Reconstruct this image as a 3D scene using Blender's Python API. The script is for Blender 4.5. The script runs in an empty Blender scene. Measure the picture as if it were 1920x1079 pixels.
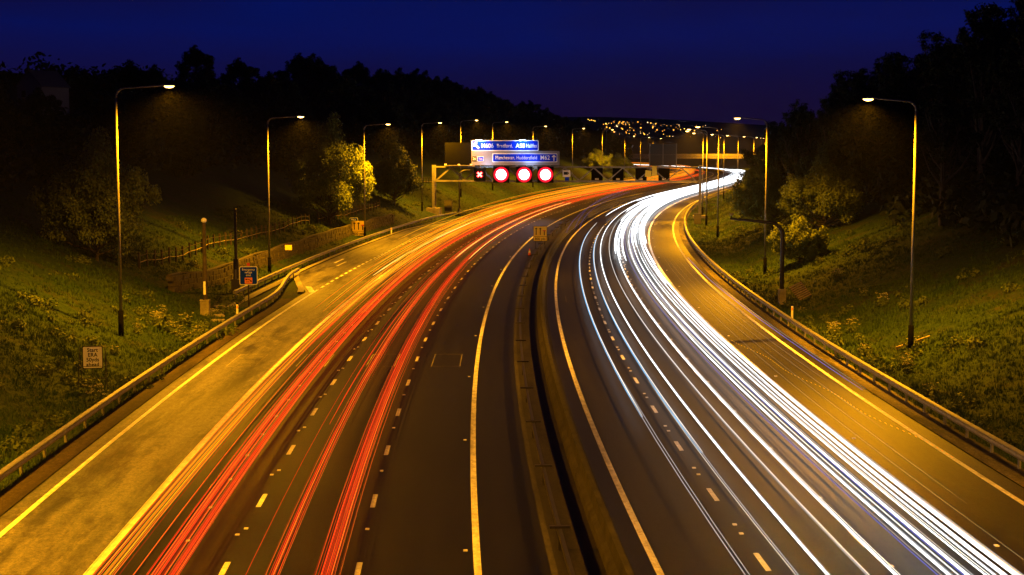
import bpy, bmesh, math, random
import numpy as np
from mathutils import Vector, Matrix
R = math.radians
scene = bpy.context.scene
col = scene.collection
random.seed(7)
rng = np.random.default_rng(11)

# ------------------------------------------------------------------ camera
cam_d = bpy.data.cameras.new('camera')
cam = bpy.data.objects.new('camera', cam_d)
col.objects.link(cam)
cam.location = (0, 0, 12.3)
cam.rotation_euler = (R(90 - 5.18), 0, 0)
cam_d.sensor_width = 36
cam_d.lens = 55.3
cam_d.clip_start = 0.5
cam_d.clip_end = 12000
scene.camera = cam

# ------------------------------------------------------------------ sky (late dusk)
world = bpy.data.worlds.new("World")
scene.world = world
world.use_nodes = True
wn, wl = world.node_tree.nodes, world.node_tree.links
wn.clear()
wout = wn.new('ShaderNodeOutputWorld')
sky = wn.new('ShaderNodeTexSky')
sky.sky_type = 'NISHITA'
sky.sun_disc = False
sky.sun_elevation = R(-4)
sky.sun_rotation = R(25)
bg1 = wn.new('ShaderNodeBackground')
bg1.inputs['Strength'].default_value = 0.006
wl.new(sky.outputs['Color'], bg1.inputs['Color'])
tc = wn.new('ShaderNodeTexCoord')
sep = wn.new('ShaderNodeSeparateXYZ')
wl.new(tc.outputs['Generated'], sep.inputs[0])
nz = wn.new('ShaderNodeTexNoise')
mp = wn.new('ShaderNodeMapping')
mp.inputs['Scale'].default_value = (3.0, 3.0, 16.0)
wl.new(tc.outputs['Generated'], mp.inputs['Vector'])
wl.new(mp.outputs[0], nz.inputs['Vector'])
nz.inputs['Scale'].default_value = 1.3
nz.inputs['Detail'].default_value = 3
m1 = wn.new('ShaderNodeMath'); m1.operation = 'MULTIPLY_ADD'
wl.new(nz.outputs['Fac'], m1.inputs[0]); m1.inputs[1].default_value = 0.05
wl.new(sep.outputs['Z'], m1.inputs[2])
rampw = wn.new('ShaderNodeValToRGB')
wl.new(m1.outputs[0], rampw.inputs[0])
cr = rampw.color_ramp
cr.elements[0].position = 0.0; cr.elements[0].color = (0.0060, 0.0026, 0.020, 1)
cr.elements[1].position = 1.0; cr.elements[1].color = (0.0012, 0.0018, 0.018, 1)
for p, c in ((0.045, (0.0060, 0.0028, 0.027, 1)), (0.072, (0.0026, 0.0034, 0.050, 1)), (0.10, (0.0006, 0.0050, 0.092, 1)), (0.128, (0.0024, 0.0032, 0.046, 1)), (0.3, (0.0018, 0.0025, 0.026, 1))):
    e = cr.elements.new(p); e.color = c
nz2 = wn.new('ShaderNodeTexNoise'); nz2.inputs['Scale'].default_value = 2.2; nz2.inputs['Detail'].default_value = 4
mp2 = wn.new('ShaderNodeMapping'); mp2.inputs['Scale'].default_value = (1.6, 1.6, 9.0); mp2.inputs['Location'].default_value = (0.4, 0.0, 0.3)
wl.new(tc.outputs['Generated'], mp2.inputs['Vector']); wl.new(mp2.outputs[0], nz2.inputs['Vector'])
mrw = wn.new('ShaderNodeMapRange'); mrw.inputs['From Min'].default_value = 0.42; mrw.inputs['From Max'].default_value = 0.66; mrw.inputs['To Max'].default_value = 0.45
wl.new(nz2.outputs['Fac'], mrw.inputs['Value'])
mxw = wn.new('ShaderNodeMixRGB'); mxw.inputs[2].default_value = (0.0062, 0.0032, 0.033, 1)
wl.new(mrw.outputs[0], mxw.inputs['Fac']); wl.new(rampw.outputs[0], mxw.inputs[1])
bg2 = wn.new('ShaderNodeBackground')
bg2.inputs['Strength'].default_value = 1.0
wl.new(mxw.outputs[0], bg2.inputs['Color'])
adds = wn.new('ShaderNodeAddShader')
wl.new(bg1.outputs[0], adds.inputs[0]); wl.new(bg2.outputs[0], adds.inputs[1])
wl.new(adds.outputs[0], wout.inputs['Surface'])

sun_d = bpy.data.lights.new('sun', 'SUN')
sun_d.energy = 0.002
sun_d.angle = R(10)
sun = bpy.data.objects.new('sun', sun_d)
sun.rotation_euler = (R(70), 0, R(-155))
col.objects.link(sun)

scene.view_settings.view_transform = 'Standard'
scene.view_settings.look = 'None'
scene.view_settings.exposure = 0
scene.view_settings.gamma = 1
scene.view_settings.use_curve_mapping = False
scene.render.engine = 'CYCLES'
scene.cycles.max_bounces = 4
scene.cycles.diffuse_bounces = 2
scene.cycles.glossy_bounces = 2
scene.cycles.volume_bounces = 0
scene.cycles.transparent_max_bounces = 8

LAMP_POWER = 52000
SODIUM = (1.0, 0.385, 0.003)

# ------------------------------------------------------------------ materials
MATS = {}
def nodes_of(m):
    m.use_nodes = True
    nt = m.node_tree
    return nt, nt.nodes, nt.links, nt.nodes.get('Principled BSDF')

def mat(name, color, rough=0.7, metal=0.0, var=0.25, scale=6.0, bump=0.0, bscale=40.0, spec=0.5, coord='Object', color2=None, stretch=None):
    m = bpy.data.materials.new(name)
    nt, n, l, b = nodes_of(m)
    b.inputs['Roughness'].default_value = rough
    b.inputs['Metallic'].default_value = metal
    b.inputs['Specular IOR Level'].default_value = spec
    t = n.new('ShaderNodeTexCoord')
    src = t.outputs[coord]
    if stretch:
        mm = n.new('ShaderNodeMapping'); mm.inputs['Scale'].default_value = stretch
        l.new(src, mm.inputs['Vector']); src = mm.outputs[0]
    z = n.new('ShaderNodeTexNoise')
    z.inputs['Scale'].default_value = scale; z.inputs['Detail'].default_value = 5
    l.new(src, z.inputs['Vector'])
    r = n.new('ShaderNodeValToRGB')
    r.color_ramp.elements[0].position = 0.3; r.color_ramp.elements[1].position = 0.7
    c2 = color2 or tuple(min(1, c * (1 + var)) for c in color)
    c1 = tuple(c * (1 - var) for c in color) if not color2 else color
    r.color_ramp.elements[0].color = (*c1, 1); r.color_ramp.elements[1].color = (*c2, 1)
    l.new(z.outputs['Fac'], r.inputs[0]); l.new(r.outputs[0], b.inputs['Base Color'])
    if bump:
        z2 = n.new('ShaderNodeTexNoise'); z2.inputs['Scale'].default_value = bscale; z2.inputs['Detail'].default_value = 4
        l.new(src, z2.inputs['Vector'])
        bp = n.new('ShaderNodeBump'); bp.inputs['Strength'].default_value = bump; bp.inputs['Distance'].default_value = 0.05
        l.new(z2.outputs['Fac'], bp.inputs['Height']); l.new(bp.outputs[0], b.inputs['Normal'])
    MATS[name] = m
    return m

def emit(name, color, strength, sampled=False):
    m = bpy.data.materials.new(name)
    nt, n, l, b = nodes_of(m)
    n.remove(b)
    e = n.new('ShaderNodeEmission')
    e.inputs['Color'].default_value = (*color, 1); e.inputs['Strength'].default_value = strength
    l.new(e.outputs[0], n['Material Output'].inputs['Surface'])
    try: m.cycles.emission_sampling = 'FRONT' if sampled else 'NONE'
    except Exception: pass
    MATS[name] = m
    return m

def asphalt(name, base, lo, hi, patch, rough, track=0.0):
    """UV = (t, s) in metres. Grain + long stretched wear + irregular dark patches."""
    m = bpy.data.materials.new(name)
    nt, n, l, b = nodes_of(m)
    uv = n.new('ShaderNodeTexCoord')
    def noise(sc, stretch, det=4, rgh=0.55):
        mm = n.new('ShaderNodeMapping'); mm.inputs['Scale'].default_value = stretch
        l.new(uv.outputs['UV'], mm.inputs['Vector'])
        z = n.new('ShaderNodeTexNoise'); z.inputs['Scale'].default_value = sc
        z.inputs['Detail'].default_value = det; z.inputs['Roughness'].default_value = rgh
        l.new(mm.outputs[0], z.inputs['Vector'])
        return z.outputs['Fac']
    def mr(v, a, bb, c, d):
        x = n.new('ShaderNodeMapRange'); x.inputs['From Min'].default_value = a; x.inputs['From Max'].default_value = bb
        x.inputs['To Min'].default_value = c; x.inputs['To Max'].default_value = d
        l.new(v, x.inputs['Value']); return x.outputs[0]
    def mul(a, c):
        x = n.new('ShaderNodeMath'); x.operation = 'MULTIPLY'; l.new(a, x.inputs[0]); l.new(c, x.inputs[1]); return x.outputs[0]
    grain = mul(mr(noise(9, (1, 0.7, 1), 4, 0.95), 0.36, 0.64, lo, hi), mr(noise(3.2, (1, 0.5, 1), 5, 0.7), 0.35, 0.65, 0.72, 1.28))
    wear = mr(noise(1.1, (1, 0.035, 1)), 0.35, 0.65, 1 - 0.4, 1 + 0.4)
    pat = mr(noise(0.6, (1, 0.13, 1), 8, 0.72), 0.50, 0.62, 1.0, 1 - patch)
    pat2 = mr(noise(0.16, (1, 0.35, 1), 9, 0.8), 0.55, 0.60, 1.0, 1 - 0.6 * patch)
    v = mul(mul(mul(grain, wear), pat), pat2)
    if track:
        sx = n.new('ShaderNodeSeparateXYZ'); l.new(uv.outputs['UV'], sx.inputs[0])
        sn = n.new('ShaderNodeMath'); sn.operation = 'SINE'
        k = n.new('ShaderNodeMath'); k.operation = 'MULTIPLY'; k.inputs[1].default_value = 2 * math.pi / 1.8
        l.new(sx.outputs['X'], k.inputs[0]); l.new(k.outputs[0], sn.inputs[0])
        v = mul(v, mr(sn.outputs[0], -1, 1, 1 - track, 1 + track))
    mixc = n.new('ShaderNodeVectorMath'); mixc.operation = 'SCALE'
    mixc.inputs[0].default_value = base
    l.new(v, mixc.inputs['Scale'])
    l.new(mixc.outputs[0], b.inputs['Base Color'])
    b.inputs['Roughness'].default_value = rough
    b.inputs['Specular IOR Level'].default_value = 0.22
    z2 = noise(22, (1, 1, 1), 3, 0.7)
    bp = n.new('ShaderNodeBump'); bp.inputs['Strength'].default_value = 0.5; bp.inputs['Distance'].default_value = 0.02
    l.new(z2, bp.inputs['Height']); l.new(bp.outputs[0], b.inputs['Normal'])
    MATS[name] = m
    return m

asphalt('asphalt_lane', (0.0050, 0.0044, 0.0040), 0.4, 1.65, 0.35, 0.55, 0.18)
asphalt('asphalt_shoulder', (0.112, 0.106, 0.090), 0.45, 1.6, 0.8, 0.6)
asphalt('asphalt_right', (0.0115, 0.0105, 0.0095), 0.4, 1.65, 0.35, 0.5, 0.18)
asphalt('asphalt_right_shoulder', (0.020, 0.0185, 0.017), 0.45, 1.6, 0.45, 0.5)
asphalt('verge_gravel', (0.12, 0.10, 0.06), 0.4, 1.7, 0.75, 0.9)
asphalt('median_dark', (0.020, 0.017, 0.014), 0.7, 1.3, 0.4, 0.7)
asphalt('median_light', (0.045, 0.040, 0.034), 0.7, 1.3, 0.5, 0.7)
asphalt('dirt', (0.05, 0.036, 0.022), 0.5, 1.5, 0.6, 0.9)
asphalt('worn_concrete', (0.30, 0.27, 0.21), 0.75, 1.2, 0.5, 0.8)
asphalt('road_paint', (0.78, 0.77, 0.74), 0.8, 1.12, 0.3, 0.6)
asphalt('shoulder_paint', (0.82, 0.79, 0.68), 0.8, 1.15, 0.3, 0.6)
mat('concrete', (0.24, 0.215, 0.175), 0.85, bump=0.4, bscale=12, scale=1.5, var=0.35)
mat('galvanised', (0.26, 0.25, 0.23), 0.5, 0.35, var=0.25, scale=3)
mat('pole_steel', (0.19, 0.18, 0.16), 0.45, 0.45, var=0.2, scale=2)
mat('gantry_steel', (0.22, 0.21, 0.19), 0.55, 0.3, var=0.2, scale=1.5)
mat('dark_steel', (0.035, 0.032, 0.03), 0.5, 0.4, var=0.3)
mat('black_plastic', (0.003, 0.003, 0.0035), 0.95, var=0.3, spec=0.02)
mat('concrete_dark', (0.035, 0.031, 0.026), 0.9, bump=0.4, bscale=12, scale=1.5, var=0.4, spec=0.2)
mat('wood', (0.045, 0.033, 0.024), 0.85, var=0.4, scale=3, bump=0.3, bscale=20)
mat('pale_wood', (0.36, 0.27, 0.18), 0.8, var=0.3, scale=3)
mat('sign_white', (0.80, 0.80, 0.79), 0.6, var=0.05, spec=0.15)
mat('sign_grey', (0.20, 0.20, 0.23), 0.6, var=0.08, spec=0.15)
mat('sign_back', (0.075, 0.07, 0.062), 0.6, 0.2, var=0.15)
mat('sign_blue', (0.001, 0.030, 0.66), 0.6, var=0.05, spec=0.06)
mat('sign_yellow', (0.82, 0.62, 0.07), 0.6, var=0.06, spec=0.15)
mat('sign_orange', (0.8, 0.22, 0.03), 0.5, var=0.06)
mat('sign_red', (0.55, 0.02, 0.015), 0.5, var=0.06)
mat('ink', (0.008, 0.008, 0.008), 0.8, var=0.1, spec=0.1)
mat('stone', (0.055, 0.045, 0.034), 0.9, var=0.5, scale=1.8, bump=0.8, bscale=3.5)
mat('bark', (0.055, 0.045, 0.033), 0.95, var=0.4, scale=5, bump=0.5, bscale=18)
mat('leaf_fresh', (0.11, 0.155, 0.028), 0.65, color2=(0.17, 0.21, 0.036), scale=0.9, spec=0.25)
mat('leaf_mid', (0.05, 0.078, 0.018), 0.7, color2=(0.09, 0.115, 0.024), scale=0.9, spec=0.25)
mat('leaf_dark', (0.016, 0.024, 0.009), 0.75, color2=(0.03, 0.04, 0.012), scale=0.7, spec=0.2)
mat('grass_blade', (0.019, 0.050, 0.007), 0.75, color2=(0.050, 0.084, 0.014), scale=0.22, spec=0.2)
mat('flower_pale', (0.36, 0.34, 0.22), 0.7, var=0.1)
mat('roof_slate', (0.05, 0.05, 0.055), 0.7, var=0.2)
mat('render_wall', (0.14, 0.14, 0.15), 0.8, var=0.1)
mat('window_glass', (0.02, 0.02, 0.025), 0.1, var=0.1)
mat('cone_orange', (0.75, 0.12, 0.02), 0.5, var=0.1)
emit('lamp_glow', (1.0, 0.56, 0.13), 16)
emit('sign_lamp_glow', (0.72, 0.86, 1.0), 14)
emit('signal_white', (1.0, 0.86, 0.80), 7, True)
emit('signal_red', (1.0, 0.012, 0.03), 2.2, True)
emit('signal_halo', (1.0, 0.004, 0.02), 0.8, True)  # soft red glow around the signals, given to an emissive surface
emit('signal_cross', (1.0, 0.25, 0.18), 6, True)
emit('town_amber', (1.0, 0.36, 0.03), 3.2)
emit('town_pale', (1.0, 0.62, 0.30), 2.6)
emit('town_gold', (1.0, 0.50, 0.06), 5)
# grass ground
def grass_ground(name, a, b_, dirt):
    m = bpy.data.materials.new(name)
    nt, n, l, b = nodes_of(m)
    t = n.new('ShaderNodeTexCoord')
    def nz_(s, d=6):
        z = n.new('ShaderNodeTexNoise'); z.inputs['Scale'].default_value = s; z.inputs['Detail'].default_value = d
        z.inputs['Roughness'].default_value = 0.65
        l.new(t.outputs['Object'], z.inputs['Vector']); return z
    z1 = nz_(0.28); z2 = nz_(2.6); z3 = nz_(0.11)
    r1 = n.new('ShaderNodeValToRGB'); r1.color_ramp.elements[0].position = 0.35; r1.color_ramp.elements[1].position = 0.65
    r1.color_ramp.elements[0].color = (*a, 1); r1.color_ramp.elements[1].color = (*b_, 1)
    l.new(z2.outputs['Fac'], r1.inputs[0])
    r2 = n.new('ShaderNodeValToRGB'); r2.color_ramp.elements[0].position = 0.52; r2.color_ramp.elements[1].position = 0.68
    l.new(z1.outputs['Fac'], r2.inputs[0])
    mx = n.new('ShaderNodeMixRGB'); l.new(r2.outputs[0], mx.inputs['Fac']); l.new(r1.outputs[0], mx.inputs[1]); mx.inputs[2].default_value = (*dirt, 1)
    l.new(mx.outputs[0], b.inputs['Base Color'])
    b.inputs['Roughness'].default_value = 0.9; b.inputs['Specular IOR Level'].default_value = 0.15
    bp = n.new('ShaderNodeBump'); bp.inputs['Strength'].default_value = 0.9; bp.inputs['Distance'].default_value = 0.25
    l.new(z2.outputs['Fac'], bp.inputs['Height']); l.new(bp.outputs[0], b.inputs['Normal'])
    MATS[name] = m
grass_ground('grass_ground', (0.011, 0.028, 0.005), (0.028, 0.050, 0.009), (0.034, 0.036, 0.012))
grass_ground('far_ground', (0.018, 0.026, 0.010), (0.03, 0.04, 0.014), (0.025, 0.025, 0.014))

# ------------------------------------------------------------------ path of the motorway (s along, t across, t<0 left)
DS = 2.0
S0, S1 = -240.0, 1400.0
def kappa(s):
    if s < 295: return 1 / 1343
    if s < 345: return (1 / 1343) + (s - 295) / 50 * (-1 / 3000 - 1 / 1343)
    if s < 520: return -1 / 3000
    if s < 580: return -1 / 3000 + (s - 520) / 60 * (-1 / 650 + 1 / 3000)
    if s < 900: return -1 / 650
    return 0.0
_n = int((S1 - S0) / DS) + 1
_ss = S0 + DS * np.arange(_n)
_k = np.array([kappa(s) for s in _ss])
_th = np.concatenate([[0], np.cumsum((_k[1:] + _k[:-1]) / 2 * DS)])
i0 = int(round(-S0 / DS))
_th -= _th[i0]
_dx, _dy = np.sin(_th), np.cos(_th)
_x = np.concatenate([[0], np.cumsum((_dx[1:] + _dx[:-1]) / 2 * DS)]); _x -= _x[i0]
_y = np.concatenate([[0], np.cumsum((_dy[1:] + _dy[:-1]) / 2 * DS)]); _y += 97 - _y[i0]
def heading(s): return float(np.interp(s, _ss, _th))
def P(s, t, h=0.0):
    th = heading(s)
    return (float(np.interp(s, _ss, _x)) + math.cos(th) * t, float(np.interp(s, _ss, _y)) - math.sin(th) * t, h)
def Pn(s, t):
    th = np.interp(s, _ss, _th)
    return np.interp(s, _ss, _x) + np.cos(th) * t, np.interp(s, _ss, _y) - np.sin(th) * t
def st_of(x, y):
    i = int(np.argmin((_x - x) ** 2 + (_y - y) ** 2))
    s = _ss[i]; th = _th[i]
    dx, dy = x - _x[i], y - _y[i]
    return s + dx * math.sin(th) + dy * math.cos(th), dx * math.cos(th) - dy * math.sin(th)

def smooth(a, b, x):
    u = np.clip((x - a) / (b - a), 0, 1); return u * u * (3 - 2 * u)
def vnoise(x, y, seed=0):
    return (np.sin(x * 0.131 + seed) * np.cos(y * 0.117 - seed * 1.7) + 0.6 * np.sin(x * 0.31 + y * 0.27 + seed * 2.1)
            + 0.35 * np.sin(x * 0.83 - y * 0.71 + seed) + 0.2 * np.cos(x * 1.7 + y * 1.9)) / 2.15
def ground_h(s, t):
    s = np.asarray(s, float); t = np.asarray(t, float)
    a = np.abs(t)
    # left cutting
    a0 = 21.6 + 2.7 * smooth(10, 40, s) * (1 - smooth(150, 200, s)) + 6 * smooth(380, 480, s)
    slope = 0.42
    lf = np.where(a > a0, (np.minimum(a, 78) - a0) * slope, 0) + np.maximum(a - 78, 0) * 0.05
    lf = lf * (1 - 0.75 * smooth(560, 900, s))
    b0 = 22.6
    rt = np.where(a > b0, (np.minimum(a, 70) - b0) * 0.40, 0) + np.maximum(a - 70, 0) * 0.05
    rt = rt * (1 - 0.85 * smooth(260, 520, s))
    h = np.where(t < 0, lf, rt)
    amp = 0.05 * smooth(18.6, 20, a) + 0.25 * smooth(22, 30, a) + 0.8 * smooth(45, 80, a)
    h = h + amp * vnoise(s, t * 1.3, 1.0) + 0.03 * smooth(17.7, 18.6, a)
    h = np.where(a < 17.9, -0.06, h)
    # let the refuge lay-by sit in the left verge
    era = (t < 0) & (s > 28) & (s < 170) & (a < 22.4)
    h = np.where(era, np.minimum(h, -0.05), h)
    return h
def gh(s, t): return float(ground_h(s, t))
def gxy(x, y):
    s, t = st_of(x, y); return gh(s, t)

# ------------------------------------------------------------------ mesh helpers
def link(name, me, m=None, parent=None):
    o = bpy.data.objects.new(name, me)
    if m is not None and not me.materials:
        me.materials.append(MATS[m] if isinstance(m, str) else m)
    if parent is not None: o.parent = parent
    col.objects.link(o)
    return o
def tag(o, label=None, cat=None, group=None, kind=None):
    if label: o['label'] = label
    if cat: o['category'] = cat
    if group: o['group'] = group
    if kind: o['kind'] = kind
    return o
def empty(name, loc, rz=0.0):
    o = bpy.data.objects.new(name, None)
    o.location = loc; o.rotation_euler = (0, 0, rz); o.empty_display_size = 0.3
    col.objects.link(o)
    return o
def children(o): return [c for c in bpy.data.objects if c.parent == o]
def copy_tree(o, parent=None):
    kids = list(o.children)
    c = o.copy(); col.objects.link(c)
    if parent is not None: c.parent = parent
    for k in kids: copy_tree(k, c)
    return c

class MB:
    def __init__(self): self.v = []; self.f = []
    def add(self, vs, fs):
        b = len(self.v); self.v += [tuple(p) for p in vs]; self.f += [tuple(b + i for i in f) for f in fs]; return self
    def box(self, c, d, rot=None):
        x, y, z = d[0] / 2, d[1] / 2, d[2] / 2
        vs = [Vector(p) for p in ((-x, -y, -z), (x, -y, -z), (x, y, -z), (-x, y, -z), (-x, -y, z), (x, -y, z), (x, y, z), (-x, y, z))]
        if rot is not None: vs = [rot @ p for p in vs]
        c = Vector(c)
        return self.add([p + c for p in vs], [(0, 3, 2, 1), (4, 5, 6, 7), (0, 1, 5, 4), (1, 2, 6, 5), (2, 3, 7, 6), (3, 0, 4, 7)])
    def bar(self, a, b, w, d=None):
        a, b = Vector(a), Vector(b); L = (b - a).length
        q = (b - a).to_track_quat('Z', 'Y').to_matrix()
        return self.box((a + b) / 2, (w, d or w, L), q)
    def tube(self, pts, r, n=8, caps=True):
        pts = [Vector(p) for p in pts]
        rs = r if hasattr(r, '__len__') else [r] * len(pts)
        vs, fs = [], []
        up = None
        for i, p in enumerate(pts):
            d = (pts[min(i + 1, len(pts) - 1)] - pts[max(i - 1, 0)]).normalized()
            if up is None: up = Vector((0, 0, 1)) if abs(d.z) < 0.9 else Vector((1, 0, 0))
            x = up.cross(d)
            if x.length < 1e-4: x = Vector((0, 1, 0)).cross(d)
            x.normalize(); y = d.cross(x); 
            if abs(d.z) >= 0.9 or True: up = y
            for k in range(n):
                a = 2 * math.pi * k / n
                vs.append(p + (x * math.cos(a) + y * math.sin(a)) * rs[i])
        for i in range(len(pts) - 1):
            for k in range(n):
                fs.append((i * n + k, i * n + (k + 1) % n, (i + 1) * n + (k + 1) % n, (i + 1) * n + k))
        if caps:
            fs.append(tuple(range(n))[::-1]); fs.append(tuple((len(pts) - 1) * n + k for k in range(n)))
        return self.add(vs, fs)
    def lathe(self, prof, n=16, c=(0, 0, 0)):
        vs, fs = [], []
        for r, z in prof:
            for k in range(n):
                a = 2 * math.pi * k / n; vs.append((c[0] + r * math.cos(a), c[1] + r * math.sin(a), c[2] + z))
        for i in range(len(prof) - 1):
            for k in range(n): fs.append((i * n + k, i * n + (k + 1) % n, (i + 1) * n + (k + 1) % n, (i + 1) * n + k))
        fs.append(tuple(range(n))[::-1]); fs.append(tuple((len(prof) - 1) * n + k for k in range(n)))
        return self.add(vs, fs)
    def prism(self, poly, y0, y1):
        """poly in (x, z), extruded along y"""
        n = len(poly)
        vs = [(p[0], y0, p[1]) for p in poly] + [(p[0], y1, p[1]) for p in poly]
        fs = [tuple(range(n)), tuple(range(2 * n - 1, n - 1, -1))] + [(i, i + n, (i + 1) % n + n, (i + 1) % n) for i in range(n)]
        return self.add(vs, fs)
    def mesh(self, name, smooth_=False):
        me = bpy.data.meshes.new(name); me.from_pydata(self.v, [], self.f)
        bm = bmesh.new(); bm.from_mesh(me); bmesh.ops.recalc_face_normals(bm, faces=bm.faces); bm.to_mesh(me); bm.free()
        if smooth_:
            me.polygons.foreach_set('use_smooth', [True] * len(me.polygons))
        return me
    def build(self, name, m, parent=None, smooth_=False):
        return link(name, self.mesh(name, smooth_), m, parent)

def round_rect(w, h, r, cx=0, cz=0, n=4):
    pts = []
    for (sx, sz, a0) in ((1, 1, 0), (-1, 1, 90), (-1, -1, 180), (1, -1, 270)):
        for k in range(n + 1):
            a = R(a0 + 90 * k / n)
            pts.append((cx + sx * (w / 2 - r) + r * math.cos(a), cz + sz * (h / 2 - r) + r * math.sin(a)))
    return pts

def strip(name, m, s0, s1, t0, t1, h=0.0, step=4.0, parent=None, kind=None, nx=1):
    """flat sheet following the road; t0/t1 numbers or functions of s. UV = (t, s)."""
    n = max(1, int(math.ceil((s1 - s0) / step)))
    f0 = t0 if callable(t0) else (lambda s: t0)
    f1 = t1 if callable(t1) else (lambda s: t1)
    vs, fs, uvs = [], [], []
    for i in range(n + 1):
        s = s0 + (s1 - s0) * i / n
        for j in range(nx + 1):
            t = f0(s) + (f1(s) - f0(s)) * j / nx
            vs.append(P(s, t, h)); uvs.append((t, s))
    w = nx + 1
    for i in range(n):
        for j in range(nx):
            fs.append((i * w + j, i * w + j + 1, (i + 1) * w + j + 1, (i + 1) * w + j))
    me = bpy.data.meshes.new(name); me.from_pydata(vs, [], fs)
    ul = me.uv_layers.new(name='UVMap')
    for lp in me.loops: ul.data[lp.index].uv = uvs[lp.vertex_index]
    o = link(name, me, m, parent)
    if kind: o['kind'] = kind
    return o

def text(body, size, m, parent, loc, rz=0.0, align='CENTER', name='lettering', squeeze=1.0, bold=0.0, depth=0.004):
    """text standing in the x-z plane, read from -y"""
    cu = bpy.data.curves.new('lettering', 'FONT')
    cu.body = body; cu.size = size; cu.extrude = depth; cu.align_x = align; cu.align_y = 'CENTER'; cu.offset = bold
    cu.space_character = 1.05
    tmp = bpy.data.objects.new('tmp', cu); col.objects.link(tmp)
    dg = bpy.context.evaluated_depsgraph_get()
    me = bpy.data.meshes.new_from_object(tmp.evaluated_get(dg))
    bpy.data.objects.remove(tmp)
    me.transform(Matrix.Diagonal((squeeze, 1, 1, 1)))
    me.transform(Matrix.Rotation(R(90), 4, 'X'))
    me.materials.clear()
    o = link(name, me, m, parent)
    o.location = loc; o.rotation_euler = (0, 0, rz)
    return o

# ------------------------------------------------------------------ ground
def build_ground():
    ts = [-400, -300, -230, -180, -140, -115, -100, -90, -84, -78, -72, -66, -60, -55, -50, -46, -42, -39, -36, -34, -32, -30, -28.5, -27, -26, -25, -24, -23, -22.4, -22, -21.6, -21, -20.5, -20, -19.5, -19, -18.5, -18, -17.85]
    ts = ts + [-10, 0, 10] + [17.85, 18, 18.5, 19, 19.5, 20, 20.5, 21, 21.6, 22.2, 22.8, 23.5, 24.2, 25, 26, 27, 28.5, 30, 32, 34, 36, 39, 42, 46, 50, 55, 60, 66, 72, 80, 90, 110, 140, 190, 260, 350]
    svals = list(np.arange(-130, 340, 2.0)) + list(np.arange(340, 900, 6.0)) + list(np.arange(900, 1401, 20.0))
    S, T = np.meshgrid(svals, ts, indexing='ij')
    X, Y = Pn(S, T); Z = ground_h(S, T)
    v = np.stack([X, Y, Z], -1).reshape(-1, 3)
    nt = len(ts); fs = []
    for i in range(len(svals) - 1):
        for j in range(nt - 1):
            a = i * nt + j; fs.append((a, a + 1, a + nt + 1, a + nt))
    me = bpy.data.meshes.new('ground'); me.from_pydata(v.tolist(), [], fs)
    me.polygons.foreach_set('use_smooth', [True] * len(me.polygons))
    o = link('ground', me, 'grass_ground'); o['kind'] = 'structure'
build_ground()
o = MB().add([(-6000, -300, -1.2), (6000, -300, -1.2), (6000, 7000, -1.2), (-6000, 7000, -1.2)], [(0, 1, 2, 3)]).build('plain', 'far_ground'); o['kind'] = 'structure'
def hill_h(x, y):
    base = 18 + (y - 1900) * 0.056
    up = smooth(1500, 1950, y) * np.minimum(base, 60 - 6 * smooth(2500, 3200, y))
    side = 1 - 0.30 * smooth(150, 520, x / np.maximum(y, 1) * 2600)
    return np.maximum(up * side + 1.5 * vnoise(x * 0.08, y * 0.06, 3), -1.3)
def build_hill():
    xs = np.linspace(-900, 1500, 60); ys = np.linspace(1480, 3600, 40)
    Xg, Yg = np.meshgrid(xs, ys, indexing='ij'); Zg = hill_h(Xg, Yg)
    v = np.stack([Xg, Yg, Zg], -1).reshape(-1, 3); ny = len(ys)
    fs = [(i * ny + j, (i + 1) * ny + j, (i + 1) * ny + j + 1, i * ny + j + 1) for i in range(len(xs) - 1) for j in range(ny - 1)]
    me = bpy.data.meshes.new('hill'); me.from_pydata(v.tolist(), [], fs)
    me.polygons.foreach_set('use_smooth', [True] * len(me.polygons))
    o = link('hill', me, 'far_ground'); o['kind'] = 'structure'
build_hill()

# ------------------------------------------------------------------ roads and markings
RS0, RS1 = -130, 1150
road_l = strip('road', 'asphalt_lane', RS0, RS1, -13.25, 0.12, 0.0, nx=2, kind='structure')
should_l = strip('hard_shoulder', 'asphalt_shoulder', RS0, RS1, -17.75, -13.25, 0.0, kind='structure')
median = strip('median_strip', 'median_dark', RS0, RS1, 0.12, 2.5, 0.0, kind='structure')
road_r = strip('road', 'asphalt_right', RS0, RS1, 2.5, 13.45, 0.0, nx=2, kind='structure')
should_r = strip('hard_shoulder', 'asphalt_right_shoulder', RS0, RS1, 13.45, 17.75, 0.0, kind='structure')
strip('dirt_edge', 'dirt', RS0, 28, -18.75, -17.75, 0.045, kind='structure')
strip('dirt_edge', 'dirt', 175, RS1, -18.75, -17.75, 0.045, kind='structure')
strip('dirt_edge', 'verge_gravel', RS0, RS1, 17.75, 18.9, 0.045, kind='structure')
# refuge lay-by
def era_t(s):
    if s < 52: return -17.75 - 3.75 * (s - 34) / 18
    if s < 130: return -21.5
    return -21.5 + 3.75 * min(1, (s - 130) / 40)
layby = strip('lay_by', 'asphalt_shoulder', 34, 170, era_t, -17.75, 0.0, step=3, kind='structure')
strip('kerb', 'worn_concrete', 33, 171, lambda s: era_t(max(34, min(170, s))) - 0.55, lambda s: era_t(max(34, min(170, s))) - 0.02, 0.10, step=3, kind='structure')
strip('paved_path', 'worn_concrete', 14, 52, lambda s: -21.9 + 0.0 * s, lambda s: -21.15, 0.07, step=2, kind='structure')

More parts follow.
